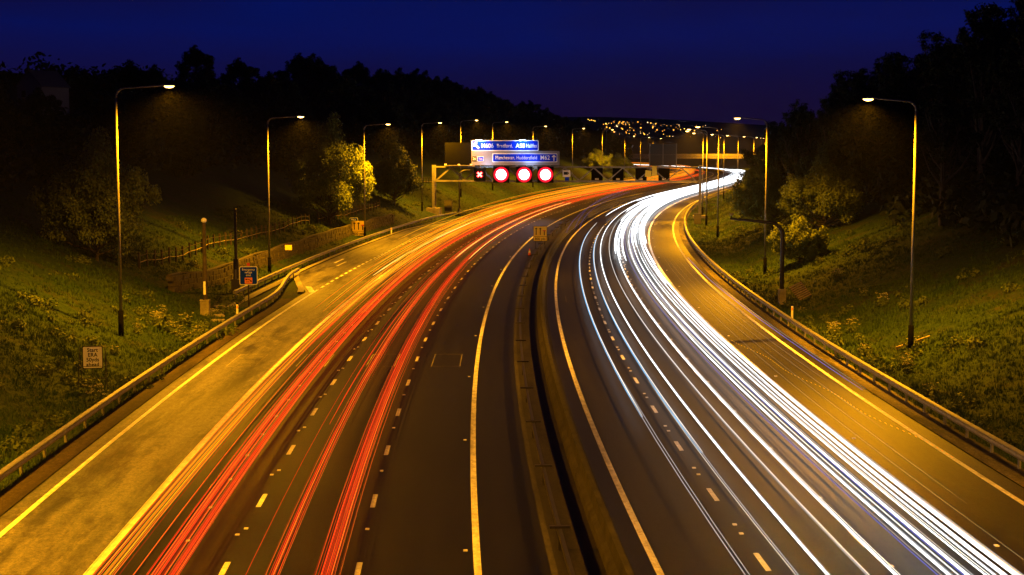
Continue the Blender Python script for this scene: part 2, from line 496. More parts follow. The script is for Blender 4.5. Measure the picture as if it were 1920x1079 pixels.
strip('edge_line', 'road_paint', RS0, RS1, -13.35, -13.08, 0.006, parent=road_l)
strip('edge_line', 'shoulder_paint', RS0, RS1, -2.12, -1.90, 0.006, parent=road_l)
strip('edge_line', 'shoulder_paint', RS0, 36, -17.15, -16.95, 0.006, parent=should_l)
strip('edge_line', 'shoulder_paint', 172, RS1, -17.15, -16.95, 0.006, parent=should_l)
strip('edge_line', 'shoulder_paint', RS0, RS1, 3.12, 3.34, 0.006, parent=road_r)
strip('edge_line', 'road_paint', RS0, RS1, 13.35, 13.60, 0.006, parent=road_r)
strip('edge_line', 'shoulder_paint', RS0, RS1, 16.78, 17.0, 0.006, parent=should_r)
# lay-by dashes + stop bar
for k in range(48):
    s = 38 + k * 2.9
    strip('lane_dash', 'shoulder_paint', s, s + 1.5, -17.15, -16.95, 0.006, parent=should_l, step=2)
strip('stop_bar', 'shoulder_paint', 33.5, 39, lambda s: -17.35 - 0.22 * (s - 33.5), lambda s: -16.85 - 0.22 * (s - 33.5), 0.011, step=2, parent=layby)
for s_, t_ in ((62, -19.3), (66, -20.2)):
    strip('bay_mark', 'shoulder_paint', s_, s_ + 6, t_ - 0.12, t_ + 0.12, 0.006, step=3, parent=layby)
# lane dashes (9 m module)
def dash_mesh(length, w):
    me = bpy.data.meshes.new('lane_dash')
    me.from_pydata([(-w / 2, 0, 0), (w / 2, 0, 0), (w / 2, length, 0), (-w / 2, length, 0)], [], [(0, 1, 2, 3)])
    ul = me.uv_layers.new(name='UVMap')
    for lp in me.loops: ul.data[lp.index].uv = me.vertices[lp.vertex_index].co.xy
    me.materials.append(MATS['road_paint'])
    return me
DM = dash_mesh(2.0, 0.17)
for road, t, off in ((road_l, -9.38, -53.0), (road_l, -5.48, -53.2), (road_r, 6.42, -52.6), (road_r, 9.95, -50.0)):
    for k in range(-8, 62):
        s = off + 9.05 * k
        o = link('lane_dash', DM, None, road)
        o.location = P(s, t, 0.006); o.rotation_euler = (0, 0, -heading(s + 1))
# studs: cat's eyes between the dashes and beside the edge lines
def studs(parent, cols, n0, n1):
    mb = MB()
    for t, off, step in cols:
        for k in range(n0, n1):
            s = off + step * k
            x, y, _ = P(s, t)
            rot = Matrix.Rotation(-heading(s), 3, 'Z')
            mb.box((x, y, 0.014), (0.13, 0.17, 0.03), rot)
    o = mb.build('road_studs', 'sign_white', parent); o['kind'] = 'stuff'
studs(road_l, [(-9.38, -53 + 6.0, 9.05), (-9.55, -53 + 5.2, 9.05), (-5.48, -53.2 + 6.0, 9.05), (-11.0, -53, 4.5), (-2.35, -50, 18)], -8, 45)
studs(road_r, [(6.42, -52.6 + 5.6, 9.05), (6.42, -52.6 + 4.4, 9.05), (9.95, -50 + 5.6, 9.05), (9.95, -50 + 4.3, 9.05), (10.1, -50 + 6.8, 9.05), (14.0, -50, 18)], -8, 45)
# detector loop outlines cut into the lanes
def loops(parent, s, ts, m='worn_concrete'):
    for t in ts:
        for a in (0, 5.0):
            strip('loop_cut', m, s + a, s + a + 0.05, t - 0.8, t + 0.8, 0.006, parent=parent, step=2)
        for b in (-0.8, 0.78):
            strip('loop_cut', m, s + 0.05, s + 5.0, t + b, t + b + 0.045, 0.006, parent=parent, step=3)
loops(road_l, -10, (-11.3, -7.4, -3.75)); loops(should_l, -10, (-15.2,))
loops(road_r, 26, (4.8, 8.2, 11.6)); loops(should_r, 26, (15.2,))
# median strips and raised edges
strip('median_edge', 'worn_concrete', RS0, RS1, 0.10, 0.30, 0.012, kind='structure').data.materials[0] = MATS['median_light']
strip('median_slab', 'median_light', RS0, RS1, 0.74, 1.22, 0.010, kind='structure')

# concrete step barrier in the central reserve
def sweep(name, prof, m, s0, s1, t, parent=None, step=4.0, smooth_=False, hbase=0.0, close=True):
    n = max(1, int(math.ceil((s1 - s0) / step))); vs, fs = [], []
    tf = t if callable(t) else (lambda s: t)
    hf = hbase if callable(hbase) else (lambda s: hbase)
    k = len(prof)
    for i in range(n + 1):
        s = s0 + (s1 - s0) * i / n
        for (dt, dh) in prof: vs.append(P(s, tf(s) + dt, hf(s) + dh))
    for i in range(n):
        for j in range(k if close else k - 1):
            fs.append((i * k + j, i * k + (j + 1) % k, (i + 1) * k + (j + 1) % k, (i + 1) * k + j))
    if close: fs += [tuple(range(k)), tuple(n * k + j for j in range(k))[::-1]]
    return MB().add(vs, fs).build(name, m, parent, smooth_)
b = sweep('concrete_barrier', [(-0.30, 0), (-0.27, 0.28), (-0.12, 0.42), (-0.09, 0.88), (0.09, 0.88), (0.12, 0.42), (0.27, 0.28), (0.30, 0)], 'concrete_dark', RS0, 900, 2.0)
tag(b, 'long low concrete barrier wall running down the middle of the motorway', 'barrier')
# old dark steel fence beside it
f = sweep('safety_fence', [(-0.06, 0.50), (-0.06, 0.68), (0.06, 0.68), (0.06, 0.50)], 'dark_steel', RS0, 150, 0.52)
tag(f, 'dark open box beam fence with cross brackets left of the concrete barrier', 'fence')
pm = MB().box((0, 0, 0.25), (0.09, 0.12, 0.498)).mesh('post')
bmk = MB().box((0, 0, 0.70), (0.62, 0.16, 0.07)).mesh('bracket')
for k in range(-6, 24):
    s = -50 + 9.2 * k * 1.0
    if s > 148: break
    x, y, _ = P(s, 0.52)
    a = link('post', pm, 'dark_steel', f); a.location = (x, y, 0); a.rotation_euler = (0, 0, -heading(s))
    a = link('bracket', bmk, 'dark_steel', f); a.location = (x, y, 0.02); a.rotation_euler = (0, 0, -heading(s))

# ------------------------------------------------------------------ verge crash barriers
WB = [(-0.10, 0.05), (-0.10, 0.24), (-0.07, 0.31), (0.13, 0.31), (0.16, 0.28), (0.12, 0.20), (0.16, 0.12), (0.12, 0.03)]
post_m = MB().box((0, 0, 0.2), (0.11, 0.07, 0.9)).mesh('post')
def crash_barrier(label, s0, s1, t, side, every, limit, top=0.76):
    pr = [(-p[0] * side, top - 0.31 + p[1]) for p in WB]
    tf = t if callable(t) else (lambda s: t)
    hb = lambda s: max(0.0, gh(s, tf(s))) * 0.6
    b = sweep('crash_barrier', pr, 'galvanised', s0, s1, t, hbase=hb)
    tag(b, label, 'barrier', 'steel crash barriers along the verges')
    n = 0; s = s0 + 1.0
    while s < s1 and n < limit:
        x, y, _ = P(s, tf(s) + side * 0.09)
        a = link('post', post_m, 'galvanised', b); a.location = (x, y, hb(s)); a.rotation_euler = (0, 0, -heading(s))
        s += every; n += 1
    return b
def t_b1(s): return -18.8 - 2.3 * float(smooth(22, 50, s)) 
def t_b2(s): return -22.35 + 3.35 * float(smooth(150, 200, s))
crash_barrier('galvanised crash barrier along the near left verge, ending before the lay-by', -110, 50, t_b1, -1, 3.2, 60)
crash_barrier('galvanised crash barrier behind the refuge lay-by, running on under the gantry', 27, 760, t_b2, -1, 3.2, 250)
crash_barrier('galvanised crash barrier along the right verge beside the grass bank', -110, 640, 18.65, 1, 3.2, 240)

# ------------------------------------------------------------------ street lamps
def make_lamp(H, arm):
    root = empty('street_lamp', (0, 0, 0))
    MB().tube([(0, 0, -0.6), (0, 0, 1.6)], [0.17, 0.165], 12).box((0.0, -0.17, 0.75), (0.16, 0.02, 0.5)).build('base', 'black_plastic', root, True)
    MB().tube([(0, 0, 1.6), (0, 0, H * 0.5), (0, 0, H - 0.6)], [0.105, 0.088, 0.066], 12).build('pole', 'pole_steel', root, True)
    pts = []
    for k in range(7):
        a = R(90 * k / 6 * 0.95); pts.append((0.55 * (1 - math.cos(a)), 0, H - 0.6 + 0.55 * math.sin(a)))
    pts.append((arm - 0.45, 0, H + 0.10))
    MB().tube(pts, [0.064] * 5 + [0.056, 0.05, 0.042], 8).build('arm', 'pole_steel', root, True)
    lan = MB()
    prof = [(-0.45, 0.055, 0.06), (-0.30, 0.12, 0.10), (0.0, 0.17, 0.13), (0.25, 0.15, 0.11), (0.42, 0.06, 0.05)]
    vs, fs = [], []
    for (x, w, h) in prof:
        for k in range(10):
            a = math.pi * k / 9; vs.append((arm + x, w * math.cos(a), H + 0.09 + h * math.sin(a)))
    for i in range(4):
        for k in range(9): fs.append((i * 10 + k, i * 10 + k + 1, (i + 1) * 10 + k + 1, (i + 1) * 10 + k))
    fs += [tuple(range(10)), tuple(range(40, 50))]
    lan.add(vs, fs)
    lan = lan.build('lantern', 'sign_grey', root, True)
    bw = MB(); vs, fs = [], []
    for (x, w, h) in [(-0.22, 0.05, 0.02), (-0.12, 0.13, 0.09), (0.08, 0.15, 0.12), (0.26, 0.13, 0.09), (0.36, 0.05, 0.02)]:
        for k in range(10):
            a = math.pi * k / 9; vs.append((arm + x, w * math.cos(a), H + 0.085 - h * math.sin(a)))
    for i in range(4):
        for k in range(9): fs.append((i * 10 + k, i * 10 + k + 1, (i + 1) * 10 + k + 1, (i + 1) * 10 + k))
    fs += [(0 + i * 10, 9 + i * 10, 19 + i * 10, 10 + i * 10) for i in range(4)]
    bw.add(vs, fs).build('glowing_bowl', 'lamp_glow', lan, True)
    ld = bpy.data.lights.new('lantern_light', 'SPOT')
    ld.energy = LAMP_POWER; ld.color = SODIUM; ld.spot_size = R(168); ld.spot_blend = 0.85; ld.shadow_soft_size = 0.18
    lo = bpy.data.objects.new('lantern_light', ld); lo.location = (arm + 0.05, 0, H - 0.14); lo.rotation_euler = (0, R(-7), 0); lo.parent = lan; col.objects.link(lo)
    return root
lampL = make_lamp(14.9, 3.1)
lampR = make_lamp(14.6, 2.7)
ORD = ['nearest', 'second', 'third', 'fourth', 'fifth', 'sixth', 'seventh', 'eighth', 'ninth', 'tenth', 'eleventh', 'twelfth', 'thirteenth', 'fourteenth', 'fifteenth']
def place_lamps(proto, spots, side):
    for i, (s, t) in enumerate(spots):
        o = proto if i == 0 else copy_tree(proto)
        x, y, _ = P(s, t)
        o.location = (x, y, gh(s, t) - 0.05)
        o.rotation_euler = (0, 0, -heading(s) + (math.pi if side == 'right' else 0))
        w = 'nearest' if i == 0 else ('behind the camera' if s < -99 else 'beside the camera' if s < -40 else ORD[i] + ' nearest')
        o['label'] = 'tall amber street lamp, %s in the row on the %s verge' % (w, side)
        o['category'] = 'street lamp'; o['group'] = 'street lamps along the %s verge' % side
SL = [(-3, -23.5), (52, -24.2), (107, -23.6), (168, -26.0), (209, -26.6), (245, -27.0), (287, -26.0), (338, -26), (390, -26.3), (442, -26.3), (492, -26.3), (545, -26)]
SR = [(-6, 23.25), (52, 22.9), (114, 22.6), (146, 21.9), (179, 21.3), (225, 20.8), (268, 22), (312, 22), (362, 22), (420, 22), (480, 22)]
place_lamps(lampL, SL + [(-49, -24.0), (-118, -24.0)], 'left')
place_lamps(lampR, SR + [(-64, 22.9), (-120, 22.9)], 'right')

# ------------------------------------------------------------------ sign gantry
GS = 172.0
gx, gy, _ = P(GS, 0)
G = empty('sign_gantry', (gx, gy, 0), -heading(GS))
tag(G, 'steel lattice gantry carrying signs and red signals right across the motorway', 'gantry')
GL, GR_, B0, B1, GD = -24.6, 20.6, 6.15, 8.55, 0.75
for y in (-GD, GD):
    for z in (B0, B1):
        MB().box(((GL + GR_) / 2, y, z), (GR_ - GL, 0.2, 0.22)).build('chord', 'gantry_steel', G)
    n = 18; w = (GR_ - GL - 0.8) / n
    for i in range(n):
        x0 = GL + 0.4 + i * w; x1 = x0 + w
        a, c = (B0 + 0.12, B1 - 0.12) if i % 2 == 0 else (B1 - 0.12, B0 + 0.12)
        MB().bar((x0, y, a), (x1, y, c), 0.14).build('brace', 'gantry_steel', G)
for i in range(10):
    x = GL + 0.6 + i * (GR_ - GL - 1.2) / 9
    for z in (B0, B1):
        MB().box((x, 0, z), (0.1, 2 * GD - 0.21, 0.1)).build('cross_member', 'gantry_steel', G)
gb = gh(GS, GL) 
for x, base in ((GL - 0.02, gb + 0.9), (GR_ + 0.3, gh(GS, GR_) + 0.4)):
    for y in (-GD, GD):
        MB().box((x, y, (base + B1 + 0.3) / 2), (0.42, 0.34, B1 + 0.3 - base)).build('leg', 'gantry_steel', G)
    MB().box((x, 0, base - 0.9), (2.3, 2.8, 1.8)).build('plinth', 'concrete', G)
    MB().box((x, 0, 5.6), (0.3, 2 * GD - 0.36, 0.2)).build('cross_member', 'gantry_steel', G)
# walkway floor behind the signals
MB().box(((GL + GR_) / 2, 0, B0 - 0.16), (GR_ - GL - 0.6, 1.0, 0.05)).build('walkway', 'gantry_steel', G)

# direction sign: grey backing with two blue panels
yS = -GD - 0.62
D = empty('direction_sign', tuple(G.matrix_basis @ Vector((-10.4, yS, 8.85))), -heading(GS))
tag(D, 'lit blue and grey overhead direction sign reading M606 Bradford, A58 Halifax, Manchester, Huddersfield M62', 'road sign')
def rr(name, x0, x1, z0, z1, y0, y1, m, parent, r=0.2):
    return MB().prism(round_rect(x1 - x0, z1 - z0, r, (x0 + x1) / 2, (z0 + z1) / 2), y0, y1).build(name, m, parent)
rr('backing_board', -7.5, 7.6, 0.0, 2.42, 0.0, 0.12, 'sign_grey', D, 0.08)
up = rr('top_border', -7.5, 4.05, 2.43, 4.25, 0.0, 0.12, 'sign_white', D, 0.22)
rr('blue_panel', -7.36, 3.91, 2.57, 4.11, -0.015, -0.002, 'sign_blue', up, 0.16)
lowp = rr('lower_border', -3.9, 7.25, 0.52, 2.02, -0.03, -0.002, 'sign_white', D, 0.18)
rr('blue_panel', -3.78, 7.13, 0.64, 1.90, -0.045, -0.032, 'sign_blue', lowp, 0.12)
text('M606', 1.02, 'sign_white', up, (-4.75, -0.02, 3.28), bold=0.02, squeeze=0.9)
text('Bradford,', 0.86, 'sign_white', up, (-1.75, -0.02, 3.28), squeeze=0.8)
text('A58', 1.02, 'sign_white', up, (0.92, -0.02, 3.28), bold=0.02, squeeze=0.9)
text('Halifax', 0.9, 'sign_white', up, (2.83, -0.02, 3.28), bold=0.015, squeeze=0.72)
text('Manchester, Huddersfield', 0.86, 'sign_white', lowp, (0.22, -0.05, 1.27), squeeze=0.76)
text('M62', 1.02, 'sign_white', lowp, (5.15, -0.05, 1.27), bold=0.01, squeeze=0.88)
def arrow_poly(h, w, sw): return [(-sw, -h / 2), (sw, -h / 2), (sw, h / 2 - w * 0.75), (w * 0.55, h / 2 - w * 1.05), (w * 0.95, h / 2 - w * 0.8), (0, h / 2), (-w * 0.95, h / 2 - w * 0.8), (-w * 0.55, h / 2 - w * 1.05), (-sw, h / 2 - w * 0.75)]
o = MB().prism(arrow_poly(1.0, 0.4, 0.09), -0.055, -0.047).build('arrow', 'sign_white', lowp); o.location = (6.66, 0, 1.27)
o = MB().prism(arrow_poly(1.3, 0.5, 0.16), -0.025, -0.017).build('arrow', 'sign_white', up); o.location = (-6.65, 0, 3.33); o.rotation_euler = (0, R(-45), 0)
j = rr('junction_patch', -7.36, -6.63, 0.66, 1.48, -0.03, -0.002, 'ink', D, 0.05)
text('26', 0.62, 'sign_white', j, (-7.0, -0.035, 1.07), squeeze=0.85, bold=0.01)
j = rr('distance_border', -6.5, -5.38, 0.66, 1.48, -0.03, -0.002, 'sign_white', D, 0.08)
rr('distance_patch', -6.43, -5.45, 0.73, 1.41, -0.045, -0.032, 'sign_blue', j, 0.05)
text('1m', 0.6, 'sign_white', j, (-5.94, -0.05, 1.07), squeeze=0.9)
for x in (-6, -2, 2, 6):
    MB().box((x, 0.22, 1.0), (0.14, 0.19, 4.4 if x < 4 else 2.6)).build('support', 'gantry_steel', D)
for x in (-6.1, 1.35):
    b_ = MB().box((x, -0.45, 4.42), (0.07, 1.1, 0.07)).box((x, -0.95, 4.36), (1.25, 0.22, 0.16)).build('sign_lamp', 'dark_steel', D)
    MB().box((x, -0.93, 4.262), (1.15, 0.16, 0.03)).build('tube_glow', 'sign_lamp_glow', b_)
    ld = bpy.data.lights.new('sign_light', 'AREA'); ld.shape = 'RECTANGLE'; ld.size = 1.1; ld.size_y = 0.18; ld.energy = 260; ld.color = (0.36, 0.62, 1.0)
    lo = bpy.data.objects.new('sign_light', ld); lo.parent = b_; col.objects.link(lo)
    lo.location = (x, -0.95, 4.22); lo.rotation_euler = (R(38), 0, 0)
# small floodlights on the walkway washing the lower panel
for x in (-7.0, 0.4):
    b_ = MB().box((x, -0.9, -0.12), (0.4, 0.25, 0.22)).box((x, -0.5, -0.2), (0.08, 0.7, 0.06)).build('sign_lamp', 'sign_grey', D)
    ld = bpy.data.lights.new('sign_light', 'AREA'); ld.shape = 'RECTANGLE'; ld.size = 0.9; ld.size_y = 0.2; ld.energy = 70; ld.color = (0.50, 0.68, 1.0)
    lo = bpy.data.objects.new('sign_light', ld); lo.parent = b_; col.objects.link(lo)
    lo.location = (x + 2.2, -1.5, 0.05); lo.rotation_euler = (R(115), 0, 0)
# unlit message sign on the left and the back of its twin on the right
M_ = empty('message_sign', tuple(G.matrix_basis @ Vector((-20.15, yS + 0.2, 8.85))), -heading(GS))
tag(M_, 'blank black message sign standing on the gantry left of the direction sign', 'message sign')
MB().box((0, 0, 1.95), (4.7, 0.35, 3.8)).build('case', 'black_plastic', M_)
MB().box((0, -0.19, 1.95), (4.3, 0.02, 3.4)).build('screen', 'black_plastic', M_)
for x in (-1.6, 1.6): MB().box((x, 0.25, 0.6), (0.14, 0.14, 2.2)).build('support', 'gantry_steel', M_)
MB().box((0, -0.3, -0.05), (4.8, 0.3, 0.1)).build('ledge', 'gantry_steel', M_)
for x in (-2.2, 0.1, 2.2): MB().box((x, -0.3, 0.11), (0.35, 0.3, 0.2)).build('ledge_lamp', 'sign_white', M_)
M2 = empty('message_sign', tuple(G.matrix_basis @ Vector((14.6, GD + 0.45, 8.75))), -heading(GS))
tag(M2, 'grey back of a message sign standing on the gantry over the right carriageway', 'message sign')
for i in range(2):
    for k in range(2):
        MB().box((-1.17 + 2.34 * i, 0.15, 0.95 + 1.85 * k), (2.3, 0.3, 1.81)).build('back_panel', 'sign_back', M2)
for x in (-2.25, 0, 2.25): MB().box((x, -0.09, 1.7), (0.16, 0.16, 4.2)).build('support', 'gantry_steel', M2)
# lane signals: cross over the shoulder, three ringed discs over the lanes
def disc(name, r0, r1, y0, y1, m, parent, n=28):
    mb = MB(); vs = []; fs = []
    if r0 <= 0:
        return MB().prism([(r1 * math.cos(2 * math.pi * k / n), r1 * math.sin(2 * math.pi * k / n)) for k in range(n)], y0, y1).build(name, m, parent)
    for k in range(n):
        a = 2 * math.pi * k / n
        for (r, y) in ((r0, y0), (r1, y0), (r1, y1), (r0, y1)): vs.append((r * math.cos(a), y, r * math.sin(a)))
    for k in range(n):
        q = (k + 1) % n
        for j in range(4): fs.append((k * 4 + j, k * 4 + (j + 1) % 4, q * 4 + (j + 1) % 4, q * 4 + j))
    return mb.add(vs, fs).build(name, m, parent)
for i, (t, lab) in enumerate(((-16.5, 'black signal box showing a small red cross above the hard shoulder'), (-12.8, 'glaring round red lane signal next to the small red cross'),
                              (-8.85, 'glaring round red lane signal in the middle of the three'), (-5.2, 'glaring round red lane signal nearest the camera warning panel'))):
    q = empty('lane_signal', tuple(G.matrix_basis @ Vector((t, -GD - 0.35, 7.26))), -heading(GS))
    tag(q, lab, 'lane signal', 'lane signals on the gantry')
    MB().box((0, 0, 0), (2.0 if i == 0 else 2.75, 0.3, 2.2 if i == 0 else 2.75)).build('case', 'black_plastic', q)
    MB().box((0, 0.2, 0), (0.12, 0.1, 2.35)).build('hanger', 'gantry_steel', q)
    if i == 0:
        for a in (45, -45):
            MB().box((0, -0.16 - 0.004 * (a > 0), 0), (0.98, 0.02, 0.24), Matrix.Rotation(R(a), 3, 'Y')).build('cross_arm', 'signal_cross', q)
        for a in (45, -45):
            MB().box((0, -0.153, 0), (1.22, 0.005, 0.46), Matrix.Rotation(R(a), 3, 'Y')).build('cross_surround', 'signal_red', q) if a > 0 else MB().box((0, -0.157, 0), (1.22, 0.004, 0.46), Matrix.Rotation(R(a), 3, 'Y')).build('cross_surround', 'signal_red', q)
    else:
        disc('disc', 0, 0.88, -0.17, -0.151, 'signal_white', q)
        disc('halo_ring', 1.20, 1.34, -0.17, -0.151, 'signal_halo', q)  # added emissive ring that imitates the red halo around the lit disc
        disc('red_ring', 0.90, 1.19, -0.18, -0.151, 'signal_red', q)  # red LED ring, drawn wider to take in part of the glow
for i, t in enumerate((3.4, 7.0, 10.9, 14.8)):
    q = empty('lane_signal', tuple(G.matrix_basis @ Vector((t, GD + 0.4, 7.3))), -heading(GS))
    tag(q, 'black back of a lane signal facing oncoming traffic, %s from the left on the gantry' % ['first', 'second', 'third', 'fourth'][i], 'lane signal', 'lane signals seen from behind')
    MB().box((0, 0, 0), (1.9, 0.3, 2.1)).build('case', 'black_plastic', q)
    MB().box((0, -0.32, -0.8), (0.6, 0.3, 0.3)).build('lamp_box', 'sign_white', q)
q = empty('camera_sign', tuple(G.matrix_basis @ Vector((-1.65, -GD - 0.2, 6.6))), -heading(GS))
tag(q, 'small white speed camera warning panel hanging on the gantry', 'road sign')
MB().box((0, 0, 0.85), (1.3, 0.05, 1.1)).build('panel', 'sign_white', q)
s_ = MB().box((-0.1, -0.032, 0.9), (0.7, 0.01, 0.5)).box((0.38, -0.032, 0.9), (0.14, 0.012, 0.3)).build('camera_symbol', 'ink', q)
MB().box((0.1, 0, -0.05), (0.7, 0.05, 0.55)).build('plate', 'sign_blue', q)
q = empty('yellow_sign', tuple(G.matrix_basis @ Vector((12.9, -GD - 0.2, 6.6))), -heading(GS))
tag(q, 'small plain yellow panel fixed to the gantry right of the road centre', 'road sign')
MB().box((-0.7, 0, 0.85), (1.0, 0.06, 1.1), Matrix.Rotation(R(8), 3, 'Y')).build('panel', 'sign_yellow', q)
MB().box((0.35, 0, 1.35), (0.8, 0.3, 1.6)).build('box', 'sign_yellow', q)

# ------------------------------------------------------------------ roadside signs and equipment
def at(s, t, dz=0.0):
    x, y, _ = P(s, t); return (x, y, gh(s, t) + dz)
# temporary board on an A-frame
def xz(px, z): return (px - 960) / 2950 * z
q = empty('board_sign', (-21.1, 78.5, gxy(-21.1, 78.5)), R(12))
tag(q, 'temporary board reading Start ERA 50yds ahead on a black frame in the grass', 'road sign')
zb = 1.05
rr('edge', -0.50, 0.50, zb, zb + 1.15, -0.02, 0.02, 'ink', q, 0.06)
pn = rr('panel', -0.46, 0.46, zb + 0.04, zb + 1.11, -0.032, -0.021, 'sign_yellow', q, 0.05)
for i, w in enumerate(('Start', 'ERA', '50yds', 'ahead')):
    text(w, 0.27, 'ink', pn, (0, -0.036, zb + 0.94 - i * 0.245), bold=0.006, squeeze=0.95)
pn.data.materials[0] = MATS['sign_white']
for x in (-0.62, 0.62):
    for y, top in ((-0.5, 0.0), (0.55, 0.06)):
        MB().tube([(x * (1.18 if y < 0 else 0.9), y, -0.25), (x, top, zb + 1.05)], 0.022, 6).build('leg', 'dark_steel', q)
for z in (0.55, zb + 0.12): MB().tube([(-0.68, -0.02, z), (0.68, -0.02, z)], 0.02, 6).build('rail', 'dark_steel', q)
MB().tube([(-0.62, 0.03, zb + 1.05), (0.62, 0.03, zb + 1.05)], 0.02, 6).build('rail', 'dark_steel', q)
MB().tube([(0, -0.02, 0.55), (0, 0, zb + 0.1)], 0.018, 6).build('strut', 'dark_steel', q)

# blue refuge sign
z_ = 119.0; x_ = xz(464, z_)
q = empty('refuge_sign', (x_, z_, gxy(x_, z_)), R(8))
tag(q, 'blue emergency refuge area sign with an orange phone panel on a post', 'road sign')
base = q.location.z
zc = 12.3 - z_ * (517 - 272) / 2950 - base
MB().tube([(0, 0.08, -0.4), (0, 0.08, zc + 0.7)], 0.055, 8).build('post', 'dark_steel', q)
pb = rr('border', -0.68, 0.68, zc - 0.70, zc + 0.70, 0, 0.02, 'sign_white', q, 0.12)
rr('panel', -0.63, 0.63, zc - 0.65, zc + 0.65, -0.012, -0.002, 'sign_blue', q, 0.09)
for i, w in enumerate(('Emergency', 'refuge', 'area')):
    text(w, 0.235, 'sign_white', q, (0, -0.016, zc + 0.46 - i * 0.21), squeeze=0.88)
sp = MB().box((0, -0.02, zc - 0.38), (0.56, 0.012, 0.46)).build('phone_panel', 'sign_orange', q)
pts = [(-0.18 + 0.05 * k, -0.03, zc - 0.27 + 0.05 * math.sin(k / 7 * 3.14) - 0.015 * k) for k in range(8)]
MB().tube(pts, 0.028, 6).box((-0.17, -0.03, zc - 0.28), (0.12, 0.012, 0.09)).box((0.19, -0.03, zc - 0.42), (0.09, 0.012, 0.12)).build('phone_symbol', 'ink', sp)
text('SOS', 0.13, 'ink', sp, (-0.06, -0.03, zc - 0.47))
MB().box((0, 0.06, zc + 0.85), (0.22, 0.12, 0.22)).build('top_marker', 'sign_red', q)

# lane closure boards
def lane_board(label, x, y, zc_, w, rz, wording, group):
    g = gxy(x, y); q = empty('lane_sign', (x, y, max(g, 0)), rz)
    tag(q, label, 'road sign', group)
    zc = zc_ - max(g, 0); h1 = w * 0.78
    rr('edge', -w / 2 - 0.03, w / 2 + 0.03, zc - 0.42 * w, zc + h1 + 0.03 - 0.1, 0, 0.02, 'ink', q, 0.03)
    pn = rr('panel', -w / 2, w / 2, zc - 0.08, zc + h1 - 0.1, -0.014, -0.002, 'sign_yellow', q, 0.03)
    p2 = rr('distance_plate', -w / 2, w / 2, zc - 0.41 * w + 0.03, zc - 0.12, -0.014, -0.002, 'sign_yellow', q, 0.03)
    text(wording, w * 0.26, 'ink', p2, (0, -0.018, zc - 0.24 * w), squeeze=0.95, bold=0.004)
    for k in (-0.31, 0.0):
        a = MB().prism(arrow_poly(0.56 * w, 0.11 * w, 0.032 * w), -0.022, -0.015).build('arrow', 'ink', pn); a.location = (k * w, 0, zc + h1 / 2 - 0.08)
    MB().box((0.31 * w, -0.018, zc + h1 / 2 - 0.2 * w), (0.07 * w, 0.008, 0.3 * w)).build('closed_lane_stem', 'ink', pn)
    MB().box((0.31 * w, -0.018, zc + h1 / 2 - 0.0 * w), (0.2 * w, 0.008, 0.08 * w)).build('closed_lane_bar', 'sign_red', pn)
    for s in (-1, 1):
        MB().tube([(s * w * 0.36, 0.06, -0.3), (s * w * 0.36, 0.06, zc + h1 * 0.8)], 0.035, 6).build('leg', 'dark_steel', q)
z_ = 207; lane_board('yellow lane closure board beyond the left crash barrier, before a blue sign', xz(672, z_), z_, 12.3 - z_ * (432 - 272) / 2950, 1.75, R(3), '800 yds', 'yellow lane closure boards')
z_ = 186; lane_board('yellow lane closure board standing in the central reserve beside a cone', xz(1013, z_), z_, 12.3 - z_ * (442 - 272) / 2950, 1.55, R(-4), '800 yds', 'yellow lane closure boards')
z_ = 222; x_ = xz(663, z_); g_ = gxy(x_, z_)
q = empty('route_sign', (x_, z_, g_), R(3)); zc = 12.3 - z_ * (418 - 272) / 2950 - g_
tag(q, 'small dark blue route sign peeping out behind a yellow board', 'road sign')
MB().tube([(0, 0.08, -0.4), (0, 0.08, zc)], 0.05, 8).build('post', 'dark_steel', q)
rr('border', -0.6, 0.6, zc - 0.75, zc + 0.75, 0, 0.02, 'sign_white', q, 0.06); pn = rr('panel', -0.55, 0.55, zc - 0.7, zc + 0.7, -0.012, -0.002, 'sign_blue', q, 0.05)
text('M62', 0.36, 'sign_white', pn, (0, -0.016, zc + 0.42))
# cone by the central sign
z_ = 175; x_ = xz(993, z_)
q = empty('traffic_cone', (x_, z_, 0.0)); tag(q, 'orange and white traffic cone beside the central lane board', 'traffic cone')
MB().box((0, 0, 0.025), (0.45, 0.45, 0.05)).build('base', 'black_plastic', q)
MB().lathe([(0.18, 0.05), (0.12, 0.35)], 14).build('cone_body', 'cone_orange', q, True)
MB().lathe([(0.12, 0.352), (0.08, 0.56)], 14).build('reflective_sleeve', 'sign_white', q, True)
MB().lathe([(0.08, 0.562), (0.035, 0.78)], 14).build('cone_tip', 'cone_orange', q, True)
# small yellow plate on a thin post
z_ = 156; x_ = xz(540, z_); g_ = gxy(x_, z_)
q = empty('marker_sign', (x_, z_, g_)); zc = 12.3 - z_ * (464 - 272) / 2950 - g_
tag(q, 'small blank yellow plate on a thin post behind the lay-by barrier', 'road sign')
MB().tube([(0, 0.04, -0.3), (0, 0.04, zc)], 0.025, 6).build('post', 'dark_steel', q)
MB().box((0, 0, zc), (0.68, 0.03, 0.5)).build('plate', 'sign_yellow', q)
